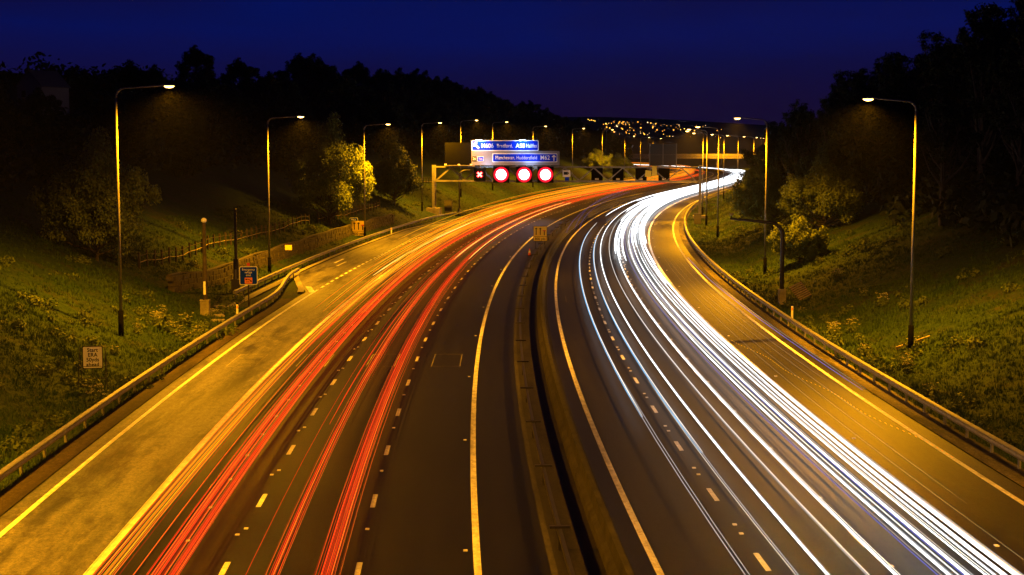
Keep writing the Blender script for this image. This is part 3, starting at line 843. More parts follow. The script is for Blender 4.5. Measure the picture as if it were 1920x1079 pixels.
# camera masts on the left
def mast(label, px, z, ytop, ybase, r, cab, m='dark_steel'):
    x = xz(px, z); g = gxy(x, z); q = empty('camera_mast', (x, z, g)); tag(q, label, 'mast')
    H = 12.3 - z * (ytop - 272) / 2950 - g
    MB().tube([(0, 0, -0.5), (0, 0, H * 0.4), (0, 0, H)], [r, r * 0.9, r * 0.7], 10).build('pole', m, q, True)
    return q, H
q, H = mast('slim brown mast with pale cap and grey cabinet at its foot', 382, 112, 416, 580, 0.17, True, 'wood')
MB().lathe([(0.10, H - 0.05), (0.2, H + 0.05), (0.2, H + 0.2), (0.06, H + 0.3)], 12).build('camera_head', 'sign_white', q)
MB().box((0, -0.2, 2.0), (0.16, 0.03, 0.95)).build('number_plate', 'sign_white', q)
MB().box((0.0, -0.05, 0.35), (0.62, 0.6, 1.5)).build('cabinet', 'concrete', q)
MB().box((0.0, -0.05, 1.12), (0.70, 0.68, 0.06)).build('cabinet_lid', 'concrete', q)
q, H = mast('dark ribbed mast with a cross bracket left of the second street lamp', 441, 131, 398, 530, 0.15, False)
MB().tube([(0, 0, -0.3), (0, 0, H * 0.42)], 0.23, 10).build('sleeve', 'dark_steel', q, True)
MB().bar((-0.55, 0, H * 0.74), (0, 0, H * 0.78), 0.07).bar((0, 0, H * 0.78), (0.6, 0, H * 0.74), 0.07).build('bracket', 'dark_steel', q)
MB().box((0, -0.25, H * 0.22), (0.16, 0.03, 0.95)).build('number_plate', 'sign_grey', q)
MB().box((0.02, -0.32, 0.4), (0.7, 0.5, 1.5)).build('cabinet', 'sign_back', q)
MB().lathe([(0.07, H), (0.13, H + 0.1), (0.13, H + 0.25), (0.05, H + 0.32)], 10).build('camera_head', 'dark_steel', q)
# marker posts
def marker(label, s, t):
    q = empty('marker_post', at(s, t)); tag(q, label, 'marker post', 'marker posts behind the crash barriers')
    MB().box((0, 0, 0.45), (0.14, 0.06, 1.1)).build('post', 'sign_white', q)
    MB().box((0, 0, 1.06), (0.15, 0.07, 0.12)).build('cap', 'ink', q)
    MB().box((0, -0.034, 0.8), (0.1, 0.008, 0.2)).build('reflector', 'sign_orange', q)
marker('white marker post behind the barrier below the blue refuge sign', 14, -19.6)
marker('white marker post behind the right barrier by the curved mast', 13, 19.6)
marker('white marker post in front of the barrier past the yellow lane board', 118, -21.9)
# stepping slabs by the refuge sign
for i, (s, t) in enumerate(((12, -20.6), (15, -21.2), (18, -21.9), (21, -22.4))):
    q = MB().box((0, 0, 0.0), (0.9, 0.7, 0.14)).build('paving_slab', 'worn_concrete'); q.location = at(s, t, 0.06); q.rotation_euler = (R(3), 0, R(20 * i))
    tag(q, 'pale paving slab set in the grass below the blue refuge sign', 'paving slab', 'slabs in the grass by the refuge sign')
# cabinet behind the gantry leg and second leg cabinet
for lab, s, t, sz in (('tall grey equipment cabinet standing right of the gantry leg', 178, -23.2, (1.3, 0.7, 2.3)), ('grey equipment cabinet on the right verge behind the lamp poles', 150, 20.6, (1.1, 0.6, 1.6))):
    q = empty('equipment_cabinet', at(s, t), -heading(s)); tag(q, lab, 'cabinet')
    MB().box((0, 0, sz[2] / 2), sz).build('body', 'sign_back', q); MB().box((0, 0, sz[2] + 0.04), (sz[0] + 0.1, sz[1] + 0.1, 0.08)).build('lid', 'sign_back', q)
    for k in (-1, 1): MB().box((k * sz[0] * 0.245, -sz[1] / 2 - 0.012, sz[2] / 2), (sz[0] * 0.46, 0.02, sz[2] * 0.9)).build('door', 'sign_back', q)
# support post under the signals
q = empty('camera_post', at(176, -20.9)); tag(q, 'grey post with a hooked arm standing under the red signals', 'post')
MB().lathe([(0.32, -0.4), (0.32, 0.9), (0.16, 1.2), (0.13, 1.3)], 10).build('base', 'pole_steel', q, True)
MB().tube([(0, 0, 1.3), (0, 0, 7.0), (0.25, 0, 7.6), (0.8, 0, 7.9), (1.9, 0, 7.95)], [0.13, 0.11, 0.1, 0.09, 0.08], 8).build('pole', 'pole_steel', q, True)

# curved cantilever mast on the right
z_ = 121; x_ = xz(1468, z_); g_ = gxy(x_, z_)
q = empty('cantilever_mast', (x_, z_, g_), R(4)); tag(q, 'dark curved cantilever mast reaching over the right verge with a small lamp head', 'mast')
Ht = 12.3 - z_ * (412 - 272) / 2950 - g_
arm = 100 / 2950 * z_
pts = [(0, 0, -0.4), (0, 0, Ht - 1.2)] + [(-1.0 * (1 - math.cos(R(a))), 0, Ht - 1.2 + 1.0 * math.sin(R(a))) for a in (20, 40, 60, 80)] + [(-arm, 0, Ht + 0.12)]
MB().tube(pts, [0.17, 0.16, 0.15, 0.15, 0.14, 0.13, 0.09], 10).build('pole', 'dark_steel', q, True)
MB().tube([(-arm + 0.1, 0, Ht + 0.1), (-arm + 0.1, 0, Ht + 0.36)], 0.04, 6).build('stem', 'dark_steel', q)
MB().lathe([(0.06, Ht + 0.34), (0.18, Ht + 0.38), (0.18, Ht + 0.47), (0.08, Ht + 0.52)], 12, (-arm + 0.1, 0, 0)).build('sensor_head', 'flower_pale', q)
MB().box((0, -0.1, 0.4), (0.52, 0.5, 1.5)).build('cabinet', 'concrete', q)
MB().box((0, -0.1, 1.18), (0.58, 0.56, 0.06)).build('cabinet_lid', 'concrete', q)
# slatted panel lying on the bank
z_ = 124; x_ = xz(1503, z_); g_ = gxy(x_, z_)
q = empty('slatted_steps', (x_, z_, g_ + 0.75), R(20)); tag(q, 'weathered slatted timber panel leaning on the bank beside the curved mast', 'timber panel')
rot = Matrix.Rotation(R(-38), 3, 'X') @ Matrix.Rotation(R(-22), 3, 'Y')
for k in range(8):
    MB().box(rot @ Vector((0, 0, -0.62 + 0.178 * k)), (1.35, 0.05, 0.11), rot).build('slat', 'pale_wood', q)
for k in (-0.55, 0.55): MB().box(rot @ Vector((k, 0.055, 0)), (0.08, 0.05, 1.45), rot).build('batten', 'wood', q)
# low timber edging below the right lamp
q = MB().box((0, 0, 0.1), (2.4, 0.1, 0.2)).build('timber_edging', 'pale_wood'); q.location = at(-4.5, 23.8); q.rotation_euler = (0, R(-14), R(20))
tag(q, 'short pale timber edging board beside the nearest right lamp post', 'timber board')

# ------------------------------------------------------------------ post and rail fences and stone wall
def rail_fence(label, s0, s1, t, gap, hgt, rails):
    root = empty('rail_fence', at(s0, t)); tag(root, label, 'fence')
    o0 = root.location
    pmesh = MB().box((0, -0.06, hgt / 2 - 0.2), (0.15, 0.15, hgt + 0.4)).mesh('post')
    n = int((s1 - s0) / gap); pv = None
    tf = t if callable(t) else (lambda s: t)
    for i in range(n + 1):
        s = s0 + i * gap; p = Vector(at(s, tf(s))) - o0
        a = link('post', pmesh, 'wood', root); a.location = p; a.rotation_euler = (0, R(random.uniform(-2, 2)), -heading(s))
        if pv is not None:
            for h in rails:
                MB().bar(pv + Vector((0, 0, h)), p + Vector((0, 0, h)), 0.08, 0.035).build('rail', 'pale_wood' if h < 0.6 else 'wood', root)
        pv = p
rail_fence('brown post and rail fence climbing the bank behind the second left lamp', 26, 102, -29.6, 2.4, 1.3, (0.5, 1.0))
rail_fence('brown post and rail fence further along the bank before the gantry', 105, 150, -29.4, 2.2, 1.25, (0.5, 0.95))
rail_fence('distant post and rail fence beside the trees left of the gantry', 178, 215, -33, 2.6, 1.2, (0.4, 0.8, 1.1))

def stone_wall(s0, s1, t, h0):
    root = empty('stone_wall', at(s0, t)); tag(root, 'low dark stone retaining wall behind the lay-by barrier', 'wall')
    o0 = root.location; mb = MB(); cop = MB()
    s = s0
    random.seed(21)
    for course in range(4):
        s = s0 - 0.3 * (course % 2)
        while s < s1:
            L = random.uniform(0.5, 1.0); hh = h0 / 4
            x, y, _ = P(s + L / 2, t - 0.08 * course + random.uniform(-0.05, 0.05))
            g = gh(s + L / 2, -24.9) - 0.15
            mb.box(Vector((x, y, g + hh * (course + 0.5))) - o0, (0.5, L - 0.04, hh - 0.035), Matrix.Rotation(-heading(s), 3, 'Z') @ Matrix.Rotation(R(random.uniform(-4, 4)), 3, 'Y'))
            s += L
    w = mb.build('stones', 'stone', root); w['kind'] = 'stuff'
    prev = None
    for i in range(int((s1 - s0) / 4) + 1):
        s = s0 + 4 * i; x, y, _ = P(s, t - 0.3); p = Vector((x, y, gh(s, -24.9) - 0.15 + h0 + 0.05 + 0.08 * math.sin(i * 1.7))) - o0
        if prev is not None: cop.bar(prev, p, 0.4, 0.1)
        prev = p
    cop.build('coping', 'stone', root)
stone_wall(20, 140, -25.5, 1.6)

# ------------------------------------------------------------------ overbridge far off
bx0, bx1, by = 38, 118, 800
q = empty('road_bridge', (78, by, 0), R(-4)); tag(q, 'concrete road bridge crossing the far motorway, amber lit at its right end', 'bridge')
MB().box((0, 0, 6.0), (96, 9, 1.1)).build('deck', 'concrete', q)
MB().box((0, -4.45, 7.2), (96, 0.3, 1.2)).build('parapet', 'concrete', q)
MB().box((0, 4.45, 7.2), (96, 0.3, 1.2)).build('parapet', 'concrete', q)
for x in (-22, 2, 26):
    for y in (-2.8, 2.8): MB().box((x, y, 2.7), (1.0, 1.0, 5.48)).build('pier', 'concrete', q)
MB().box((47.9, 0, 2.9), (6, 10, 5.0)).build('abutment', 'concrete', q)
for i, x in enumerate((104, 124)):
    o = copy_tree(lampR if i % 2 else lampL); o.location = (x, by - 16 + (i % 2) * 1.0, 1.0); o.rotation_euler = (0, 0, R(90))
    tag(o, 'small far street lamp lighting the bridge, %s from the left' % ORD[i].replace('nearest', 'first'), 'street lamp', 'street lamps by the far bridge')

# ------------------------------------------------------------------ light trails along the lanes
WHITE = emit('trail_white', (0.90, 0.95, 1.0), 3.2)
YEL = emit('trail_yellow', (1.0, 0.62, 0.12), 2.0)
DUST = emit('trail_dust', (1.0, 0.75, 0.45), 0.6)
PALE = emit('trail_pale', (1.0, 0.93, 0.82), 1.5)
FAINT = emit('trail_faint', (0.95, 0.9, 0.9), 0.45)
BLUE = emit('trail_blue', (0.18, 0.55, 1.0), 1.3)
VIOLET = emit('trail_violet', (0.20, 0.20, 0.9), 0.8)
RED = emit('trail_red', (1.0, 0.055, 0.008), 1.2)
SCAR = emit('trail_scarlet', (1.0, 0.14, 0.012), 1.4)
ORAN = emit('trail_orange', (1.0, 0.22, 0.006), 1.1)
AMB = emit('trail_amber', (1.0, 0.42, 0.012), 1.3)
DIM = emit('trail_dim', (0.7, 0.05, 0.008), 0.5)
def streak(parent, s0, s1, t, h, r, m, wob=0.25, ph=0.0, n=4, drift=0.0):
    k = max(2, int((s1 - s0) / 7))
    pts = []
    for i in range(k + 1):
        s = s0 + (s1 - s0) * i / k
        tt = t + wob * math.sin(s / 75 + ph) + 0.25 * wob * math.sin(s / 23 + 2.1 * ph) + drift * float(smooth(-60, 120, s))
        pts.append(P(s, tt, h))
    rs = [r] * len(pts)
    rs[0] = r * 0.3; rs[-1] = r * 0.3
    return MB().tube(pts, rs, n, True).build('streak', m, parent, True)
def trail(label, group):
    q = empty('light_trail', P(0, 0)); q.location = (0, 0, 0)
    return tag(q, label, 'light trail', group)
FAR = 900
rnd = random.Random(5)
GRED = 'red and orange tail light trails'
# lane one, left lamps: orange and yellow
NEAR = 640
def far_end(): return FAR if rnd.random() < 0.25 else NEAR + rnd.uniform(-30, 60)
q = trail('band of orange and yellow light streaks hugging the white shoulder line', GRED)
for i in range(34):
    t = -12.5 + 1.2 * rnd.random(); h = 0.55 + 0.5 * rnd.random() ** 2
    m = rnd.choice([ORAN, ORAN, AMB, SCAR, DIM])
    streak(q, rnd.choice([-90, -90, -90, -30, 10]), far_end(), t, h, 0.004 + 0.014 * rnd.random() ** 2, m, 0.14, rnd.random() * 0.8)
q = trail('tall amber marker light streaks of lorries above the first lane', GRED)
for i in range(60):
    s0 = rnd.choice([5, 25, 40, 60, 80, 110, 140])
    streak(q, s0, far_end(), -13.0 + 3.4 * rnd.random(), 0.9 + 2.0 * rnd.random() ** 1.5, 0.012 + 0.030 * rnd.random(), rnd.choice([AMB, ORAN, ORAN]), 0.2, rnd.random() * 3)
for k in range(3):
    streak(q, 40 + 12 * k, NEAR, -12.9 + 0.1 * k, 0.9, 0.045, YEL, 0.12, 0.4)
q = trail('twin bright red light streaks along the right side of the first lane', GRED)
for i in range(42):
    t = rnd.gauss(-10.75 if i % 2 else -10.25, 0.10); h = 0.65 + 0.2 * rnd.random()
    streak(q, -90, far_end(), t, h, 0.004 + 0.014 * rnd.random() ** 2, rnd.choice([RED, RED, SCAR, DIM]), 0.16, 0.4 + rnd.random() * 0.4)
q = trail('red light streaks along the left of the middle lane', GRED)
for i in range(20):
    t = rnd.gauss(-7.45, 0.13); h = 0.6 + 0.3 * rnd.random()
    streak(q, rnd.choice([-90, -90, -20, 15]), far_end(), t, h, 0.0035 + 0.013 * rnd.random() ** 2, rnd.choice([RED, RED, SCAR, DIM]), 0.16, 0.2 + rnd.random() * 0.5)
streak(q, -32, 200, -7.95, 0.7, 0.020, RED, 0.15, 0.3)
q = trail('red light streaks along the right of the middle lane', GRED)
for i in range(24):
    t = rnd.gauss(-6.1, 0.15); h = 0.6 + 0.3 * rnd.random()
    streak(q, -90, far_end(), t, h, 0.0035 + 0.013 * rnd.random() ** 2, rnd.choice([RED, RED, SCAR, DIM]), 0.16, 0.2 + rnd.random() * 0.5)
for t in (-7.5, -6.0):
    streak(q, 62, 220, t, 0.75, 0.05, YEL, 0.2, 0.4)
q = trail('hair thin faint red light streaks spread between the brighter red bands', GRED)
for i in range(44):
    c = rnd.choice([-11.9, -10.5, -10.5, -7.5, -7.4, -6.1, -6.0])
    streak(q, rnd.choice([-90, -90, -60, -20, 10]), far_end(), rnd.gauss(c, 0.33), 0.5 + 0.6 * rnd.random(), 0.0025 + 0.004 * rnd.random(), rnd.choice([RED, SCAR, DIM, RED] if c > -11 else [ORAN, SCAR, AMB]), 0.2, rnd.random() * 1.2)
q = trail('short bright brake light streaks low over the first and second lanes', GRED)
for t, s0, s1 in ((-11.9, -12, 10), (-10.6, -9, 18), (-7.7, 34, 60), (-6.2, 30, 52), (-10.9, 5, 25)):
    for k in range(5):
        streak(q, s0 + 2 * k, s1 + k, t + 0.09 * k, 0.6 + 0.05 * k, 0.016, RED, 0.05, 0)
GW = 'white headlight trails'
def pair(label, ts, r, m, s0, s1, edge=None, h=0.65, ph=0.4, extra=2):
    q = trail(label, GW)
    for t in ts:
        streak(q, s0, s1 + rnd.uniform(0, 30), t, h, r, m, 0.10, ph, 8)
        if edge: streak(q, s0, s1, t - r - 0.035, h - 0.02, 0.026, edge, 0.10, ph)
        for k in range(extra):
            streak(q, s0, s1, t + rnd.uniform(-0.22, 0.22), h + rnd.uniform(-0.1, 0.12), 0.006 + 0.010 * rnd.random(), rnd.choice([PALE, FAINT, FAINT]), 0.10, ph + rnd.uniform(-0.08, 0.08))
    return q
pair('blue edged white light trail nearest the central barrier', (5.35,), 0.022, PALE, -30, 118, BLUE, 0.62, 0.2, 0)
pair('second blue edged white light trail beside the first lane dashes', (6.8,), 0.024, PALE, -38, 112, BLUE, 0.62, 0.2, 1)
pair('faint pale trails fading towards the camera in the lane beside the barrier', (5.3, 6.75), 0.016, FAINT, -95, -20, None, 0.62, 0.2, 1)
pair('wide spaced pair of clean white trails over the middle lane', (7.5, 9.35), 0.032, WHITE, -95, NEAR, None, 0.66, 0.4, 1)
pair('faint pale trails between the brighter middle lane trails', (8.5,), 0.020, FAINT, -95, NEAR, None, 0.66, 0.9, 1)
pair('brilliant white trails bunched at the left of the nearside lane', (10.8, 11.3), 0.032, WHITE, -95, NEAR, None, 0.66, 0.3, 2)
pair('thin violet tinged trails inside the white bunch', (10.3, 11.0), 0.012, VIOLET, -95, NEAR, None, 0.8, 0.6, 1)
pair('broad brilliant white trails along the right of the nearside lane', (12.3, 12.62), 0.052, WHITE, -95, NEAR, None, 0.66, 0.3, 3)
pair('medium white trails in the middle of the nearside lane', (11.7, 11.95), 0.020, WHITE, -95, NEAR, None, 0.7, 0.7, 3)
pair('pale trails of taller vehicles above the nearside lane', (10.6, 12.1), 0.016, PALE, -95, NEAR, None, 0.95, 1.2, 2)
q = trail('long thin white trails reaching round the far bend under the bridge', GW)
for k in range(3): streak(q, 500, FAR, 8.0 + 2 * k, 0.7, 0.05, WHITE, 0.2, 0.5)
q = trail('thick white glare of trails packed together beyond the lamp posts', GW)
for i in range(26):
    streak(q, rnd.uniform(30, 200), NEAR, 9.0 + 4.0 * rnd.random(), 0.6 + 0.5 * rnd.random(), 0.05 + 0.06 * rnd.random(), WHITE, 0.2, rnd.random() * 4)
for i in range(11):
    streak(q, rnd.uniform(120, 260), NEAR, 6.0 + 3.0 * rnd.random(), 0.6 + 0.5 * rnd.random(), 0.05, WHITE, 0.2, rnd.random() * 4)
q = trail('thin violet trail running along the right yellow line', GW)
streak(q, -22, 70, 16.6, 0.5, 0.018, VIOLET, 0.2, 1.0)
streak(q, -22, 40, 16.75, 0.55, 0.010, FAINT, 0.2, 1.0)
q = trail('two blue violet trails arching high over the far right lanes', GW)
for k, (t0, h) in enumerate(((3.6, 2.7), (4.6, 3.2), (5.3, 2.8))):
    streak(q, 75, 230, t0, h, 0.008, VIOLET, 0.3, 0.5 + k)
q = trail('dotted amber squiggle of light drifting across the right shoulder', GW)
for k in range(60):
    s = -38 + 0.62 * k
    t = 16.4 - 2.8 * (k / 60) + 0.16 * math.sin(k * 0.3)
    streak(q, s, s + 0.42, t, 0.35, 0.016, AMB, 0.0, 0)
q = trail('hair thin pale trails crossing the right shoulder', GW)
for k in range(5):
    streak(q, -60 + 14 * k, 70, 14.0 + 0.33 * k + 0.06 * k * k, 0.4, 0.004, DUST, 0.35, k * 0.7)

# ------------------------------------------------------------------ trees and bushes
def leaf_mesh(name, centers, radii, n, size, seed, m, up=0.3):
    """n leaf quads scattered in clumps given by centers/radii (numpy)"""
    rg = np.random.default_rng(seed)
    w = radii ** 2; w = w / w.sum()
    idx = rg.choice(len(centers), n, p=w)
    d = rg.normal(size=(n, 3)); d /= np.linalg.norm(d, axis=1)[:, None]
    rr_ = rg.random(n) ** 0.45
    c = centers[idx] + d * (radii[idx] * rr_)[:, None] * np.array([1, 1, 0.8])
    nrm = d * 0.8 + rg.normal(size=(n, 3)) * 0.6 + np.array([0, 0, up]); nrm /= np.linalg.norm(nrm, axis=1)[:, None]
    a = np.cross(nrm, rg.normal(size=(n, 3))); a /= np.linalg.norm(a, axis=1)[:, None]
    b = np.cross(nrm, a)
    sz = size * (0.6 + 0.8 * rg.random(n))[:, None]
    v = np.empty((n, 4, 3)); v[:, 0] = c - a * sz; v[:, 1] = c + b * sz * 0.55; v[:, 2] = c + a * sz; v[:, 3] = c - b * sz * 0.55
    me = bpy.data.meshes.new(name)
    me.vertices.add(n * 4); me.vertices.foreach_set('co', v.astype(np.float32).ravel())
    me.loops.add(n * 4); me.loops.foreach_set('vertex_index', np.arange(n * 4, dtype=np.int32))
    me.polygons.add(n); me.polygons.foreach_set('loop_start', np.arange(0, n * 4, 4, dtype=np.int32))
    me.update(calc_edges=True)
    me.materials.append(MATS[m])
    return me
def tree_meshes(seed, H, W, kind, n, size, m):
    rg = random.Random(seed)
    trunk = MB(); cs, rs = [], []
    th = H * (0.25 if kind != 'bush' else 0.05)
    trunk.tube([(0, 0, -0.6), (rg.uniform(-.1, .1), 0, th), (rg.uniform(-.3, .3), rg.uniform(-.3, .3), H * 0.78)], [H * 0.022, H * 0.017, H * 0.004], 7)
    nl = {'broad': 26, 'bush': 54, 'feather': 26}[kind]
    for i in range(nl):
        a = 2 * math.pi * (i * 0.382 + rg.uniform(-.06, .06)); f = (i + 0.5) / nl
        z0 = th * 0.7 + (H * 0.72 - th * 0.7) * f * (0.85 if kind != 'bush' else 0.6)
        env = math.sin(math.pi * min(0.97, 0.22 + 0.75 * f)) if kind != 'feather' else (1 - 0.6 * f)
        L = W * 0.5 * env * rg.uniform(0.55, 1.0)
        zr = z0 + (L * rg.uniform(0.3, 0.8) if kind != 'feather' else H * rg.uniform(0.2, 0.4))
        zr = min(zr, H * 0.96)
        e = Vector((math.cos(a) * L, math.sin(a) * L, zr))
        mid = Vector((math.cos(a) * L * 0.5, math.sin(a) * L * 0.5, z0 + (zr - z0) * 0.35))
        trunk.tube([(0, 0, z0), mid, e], [H * 0.009, H * 0.006, H * 0.0015], 5)
        for k in range(3 if kind != 'feather' else 5):
            d = Vector((rg.uniform(-1, 1), rg.uniform(-1, 1), rg.uniform(0.0, 1.2) if kind != 'feather' else rg.uniform(0.8, 2.2))).normalized() * W * rg.uniform(0.1, 0.22)
            st = mid.lerp(e, rg.uniform(0.3, 1.0))
            trunk.tube([st, st + d], [H * 0.0035, H * 0.0008], 4)
            c = st + d * 0.8
            cs.append(c); rs.append(W * rg.uniform(0.03, 0.10) if kind != 'feather' else W * rg.uniform(0.05, 0.10))
        cs.append(e); rs.append(W * rg.uniform(0.06, 0.14) if kind != 'feather' else W * rg.uniform(0.05, 0.10))
    for k in range(5):
        cs.append(Vector((rg.uniform(-.08, .08) * W, rg.uniform(-.08, .08) * W, H * (0.62 + 0.06 * k)))); rs.append(W * (0.20 - 0.03 * k))
    cr_ = leaf_mesh('crown', np.array([tuple(c) for c in cs]), np.array(rs), n, size, seed, m)
    tm = trunk.mesh('trunk'); tm.materials.append(MATS['bark'])
    return tm, cr_
def plant_tree(name, ms, loc, sc, rz, label, cat, group=None, sz=None):
    q = empty(name, loc, rz); q.scale = (sc, sc, sc * (sz or 1))
    tag(q, label, cat, group)
    link('trunk', ms[0], None, q); link('crown', ms[1], None, q)
    return q
# lit, individually recognisable ones
def spot(px, z, dz=-0.1):
    x = xz(px, z); return (x, z, gxy(x, z) + dz)
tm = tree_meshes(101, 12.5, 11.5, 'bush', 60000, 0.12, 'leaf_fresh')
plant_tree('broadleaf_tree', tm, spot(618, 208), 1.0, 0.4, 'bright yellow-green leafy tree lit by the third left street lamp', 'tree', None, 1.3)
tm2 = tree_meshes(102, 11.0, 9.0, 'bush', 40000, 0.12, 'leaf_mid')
plant_tree('broadleaf_tree', tm2, spot(740, 262), 1.0, 1.4, 'dim green tree between the third and fourth left lamps', 'tree', None, 1.2)
tm3 = tree_meshes(103, 8.4, 9.5, 'bush', 45000, 0.105, 'leaf_fresh')
plant_tree('hawthorn_bush', tm3, spot(178, 117), 0.95, 0.2, 'big round bush behind the nearest left lamp post', 'bush', None, 1.35)
tm4 = tree_meshes(104, 6.0, 6.5, 'bush', 36000, 0.10, 'leaf_fresh')
plant_tree('rounded_bush', tm4, spot(1500, 146), 0.85, 0.9, 'rounded lit bush behind the curved mast on the right bank', 'bush')
plant_tree('rounded_bush', tm3, spot(1545, 163), 1.05, 2.0, 'taller dim bush on the bank right of the rounded lit bush', 'bush')
plant_tree('rounded_bush', tm3, spot(1450, 188), 1.0, 4.0, 'dark bush on the right bank behind the second right lamp', 'bush')
plant_tree('rounded_bush', tm2, spot(1560, 182), 0.95, 5.2, 'dim leafy tree rising over the bushes on the right bank', 'tree')
plant_tree('rounded_bush', tm4, spot(1400, 232), 1.0, 2.2, 'dark bush close to the far right barrier', 'bush')
plant_tree('broadleaf_tree', tm2, spot(1425, 262), 0.8, 1.1, 'dark tree right of the clustered right lamp poles', 'tree')
plant_tree('broadleaf_tree', tm4, spot(1160, 560), 1.5, 0.5, 'small bush lit beyond the gantry on the left verge', 'bush')
plant_tree('broadleaf_tree', tm4, spot(1120, 500), 1.5, 1.5, 'dim bush beyond the gantry left of the lit small bush', 'bush')
# dark woods on both banks
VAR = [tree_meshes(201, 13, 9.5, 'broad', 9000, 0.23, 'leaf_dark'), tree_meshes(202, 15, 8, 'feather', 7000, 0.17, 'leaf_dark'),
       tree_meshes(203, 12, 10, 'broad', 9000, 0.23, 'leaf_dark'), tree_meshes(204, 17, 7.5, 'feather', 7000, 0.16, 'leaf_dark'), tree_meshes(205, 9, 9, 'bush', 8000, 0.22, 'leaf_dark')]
rt = random.Random(44)
def wood(n, srange, trange, side, kinds, sc, rel=16):
    placed = []
    tries = 0
    sg = -1 if side == 'left' else 1
    while len(placed) < n and tries < n * 60:
        tries += 1
        s = rt.uniform(*srange); t = rt.uniform(*trange)
        if any((s - a) ** 2 * 0.5 + (t - b) ** 2 < rel for a, b in placed): continue
        x, y, z = at(s, sg * t)
        if side == 'left' and abs(x + 58) < 5 and abs(y - 185) < 16: continue
        placed.append((s, t))
        kd = rt.choice(kinds)
        shape = ['broad', 'upright', 'broad', 'tall narrow', 'low bushy'][kd]
        if side == 'left': zone = 'above the lay-by' if s < 130 else 'behind the lit leafy tree' if s < 240 else 'above the gantry' if s < 430 else 'towards the town lights'
        else: zone = 'above the nearest right lamp' if s < 110 else 'behind the curved mast' if s < 210 else 'beyond the second right lamp'
        plant_tree('woodland_tree', VAR[kd], (x, y, z - 0.2), rt.uniform(*sc), rt.uniform(0, 6.28),
                   'dark %s tree in the black %s wood %s' % (shape, side, zone), 'tree', '%s trees of the %s wood %s' % (shape, side, zone))
def scrub(label, areas, seed):
    rg = np.random.default_rng(seed); cs, rs = [], []
    for (s0, s1, t0, t1, n, r0, r1) in areas:
        s = rg.uniform(s0, s1, n); t = rg.uniform(t0, t1, n); x, y = Pn(s, t); r = rg.uniform(r0, r1, n)
        cs.append(np.stack([x, y, ground_h(s, t) + r * 0.5], -1)); rs.append(r)
    me = leaf_mesh('scrub', np.concatenate(cs), np.concatenate(rs), 90000, 0.42, seed, 'leaf_dark')
    tag(link('scrub', me), label, 'scrub', None, 'stuff')
wood(26, (25, 150), (42, 66), 'left', [0, 2, 4, 2], (0.45, 0.66), 9)
wood(24, (150, 235), (44, 75), 'left', [0, 2, 4, 2], (0.6, 0.85), 10)
wood(66, (235, 420), (45, 80), 'left', [0, 2, 0, 2, 4], (0.95, 1.12), 11)
wood(34, (420, 620), (36, 80), 'left', [0, 2, 0, 2, 4], (0.75, 1.0), 14)
wood(18, (620, 800), (36, 80), 'left', [0, 2, 4], (0.6, 0.9), 16)
wood(46, (5, 120), (36, 64), 'right', [1, 3, 3, 1, 0], (0.75, 1.05), 9)
wood(34, (110, 210), (32, 60), 'right', [1, 3, 0, 2], (0.7, 0.95), 9)
wood(26, (200, 330), (29, 56), 'right', [2, 0, 4, 1], (0.55, 0.8), 10)
wood(24, (330, 640), (25, 60), 'right', [0, 2, 4], (0.45, 0.75), 12)
scrub('dark tangled scrub under the trees of the left hillside', [(30, 240, -80, -44, 330, 1.5, 3.2), (240, 620, -82, -42, 700, 2.0, 4.5)], 71)
scrub('dark tangled scrub under the trees of the right bank', [(0, 130, 36, 66, 260, 1.5, 3.2), (130, 330, 29, 62, 420, 1.5, 3.5), (330, 640, 25, 60, 300, 1.5, 3.0)], 72)
# house on the left skyline
x_, z_ = -58.0, 196.0
q = empty('house', (x_, z_, gxy(x_, z_) + 1.2), R(-25)); q.scale = (0.55, 0.55, 0.6); tag(q, 'pale gabled house just visible among the trees at the far left', 'house')
MB().prism([(-3.5, -1), (3.5, -1), (3.5, 4.8), (0, 7.8), (-3.5, 4.8)], -4.5, 4.5).build('walls', 'render_wall', q)
for s in (-1, 1):
    MB().add([(s * 3.9, -4.8, 4.5), (s * 3.9, 4.8, 4.5), (0, 4.8, 7.95), (0, -4.8, 7.95), (s * 3.9, -4.8, 4.65), (s * 3.9, 4.8, 4.65), (0, 4.8, 8.1), (0, -4.8, 8.1)],
             [(0, 1, 2, 3), (4, 7, 6, 5), (0, 4, 5, 1), (0, 3, 7, 4), (1, 5, 6, 2)]).build('roof', 'roof_slate', q)
for x in (-1.6, 1.6):
    w = MB().box((x, -4.52, 3.2), (1.1, 0.06, 1.3)).build('window', 'window_glass', q)

# ------------------------------------------------------------------ distant town lights
town_m = [MB().lathe([(0.05, -1), (0.8, -0.6), (1.0, 0), (0.8, 0.6), (0.05, 1)], 8).mesh('town_light') for _ in range(3)]
for me, m in zip(town_m, ('town_amber', 'town_pale', 'town_gold')): me.materials.append(MATS[m])
ru = random.Random(9)
def town(px, py, k, sc):
    # find the point on the far hill under this bearing and elevation
    best = None
    for d in range(1600, 3000, 20):
        x = xz(px, d); h = float(hill_h(x, d)) + 4
        yy = 272 - (h - 12.3) * 2950 / d
        e = abs(yy - py)
        if best is None or e < best[0]: best = (e, x, d, h)
    _, x, d, h = best
    o = link('town_light', town_m[k], None); o.location = (x, d, h); o.scale = (sc * 0.75, sc * 0.75, sc * 0.75)
    c = ['deep amber', 'pale orange', 'bright golden'][k]; w = 'small' if sc < 0.55 else 'larger'
    tag(o, '%s %s town light glowing on the far hillside' % (w, c), 'town light', '%s %s town lights on the far hill' % (w, c))
for i in range(10): town(1086 + 3.2 * i, 222 + 0.6 * i + ru.uniform(-1, 1), 2, 0.8)
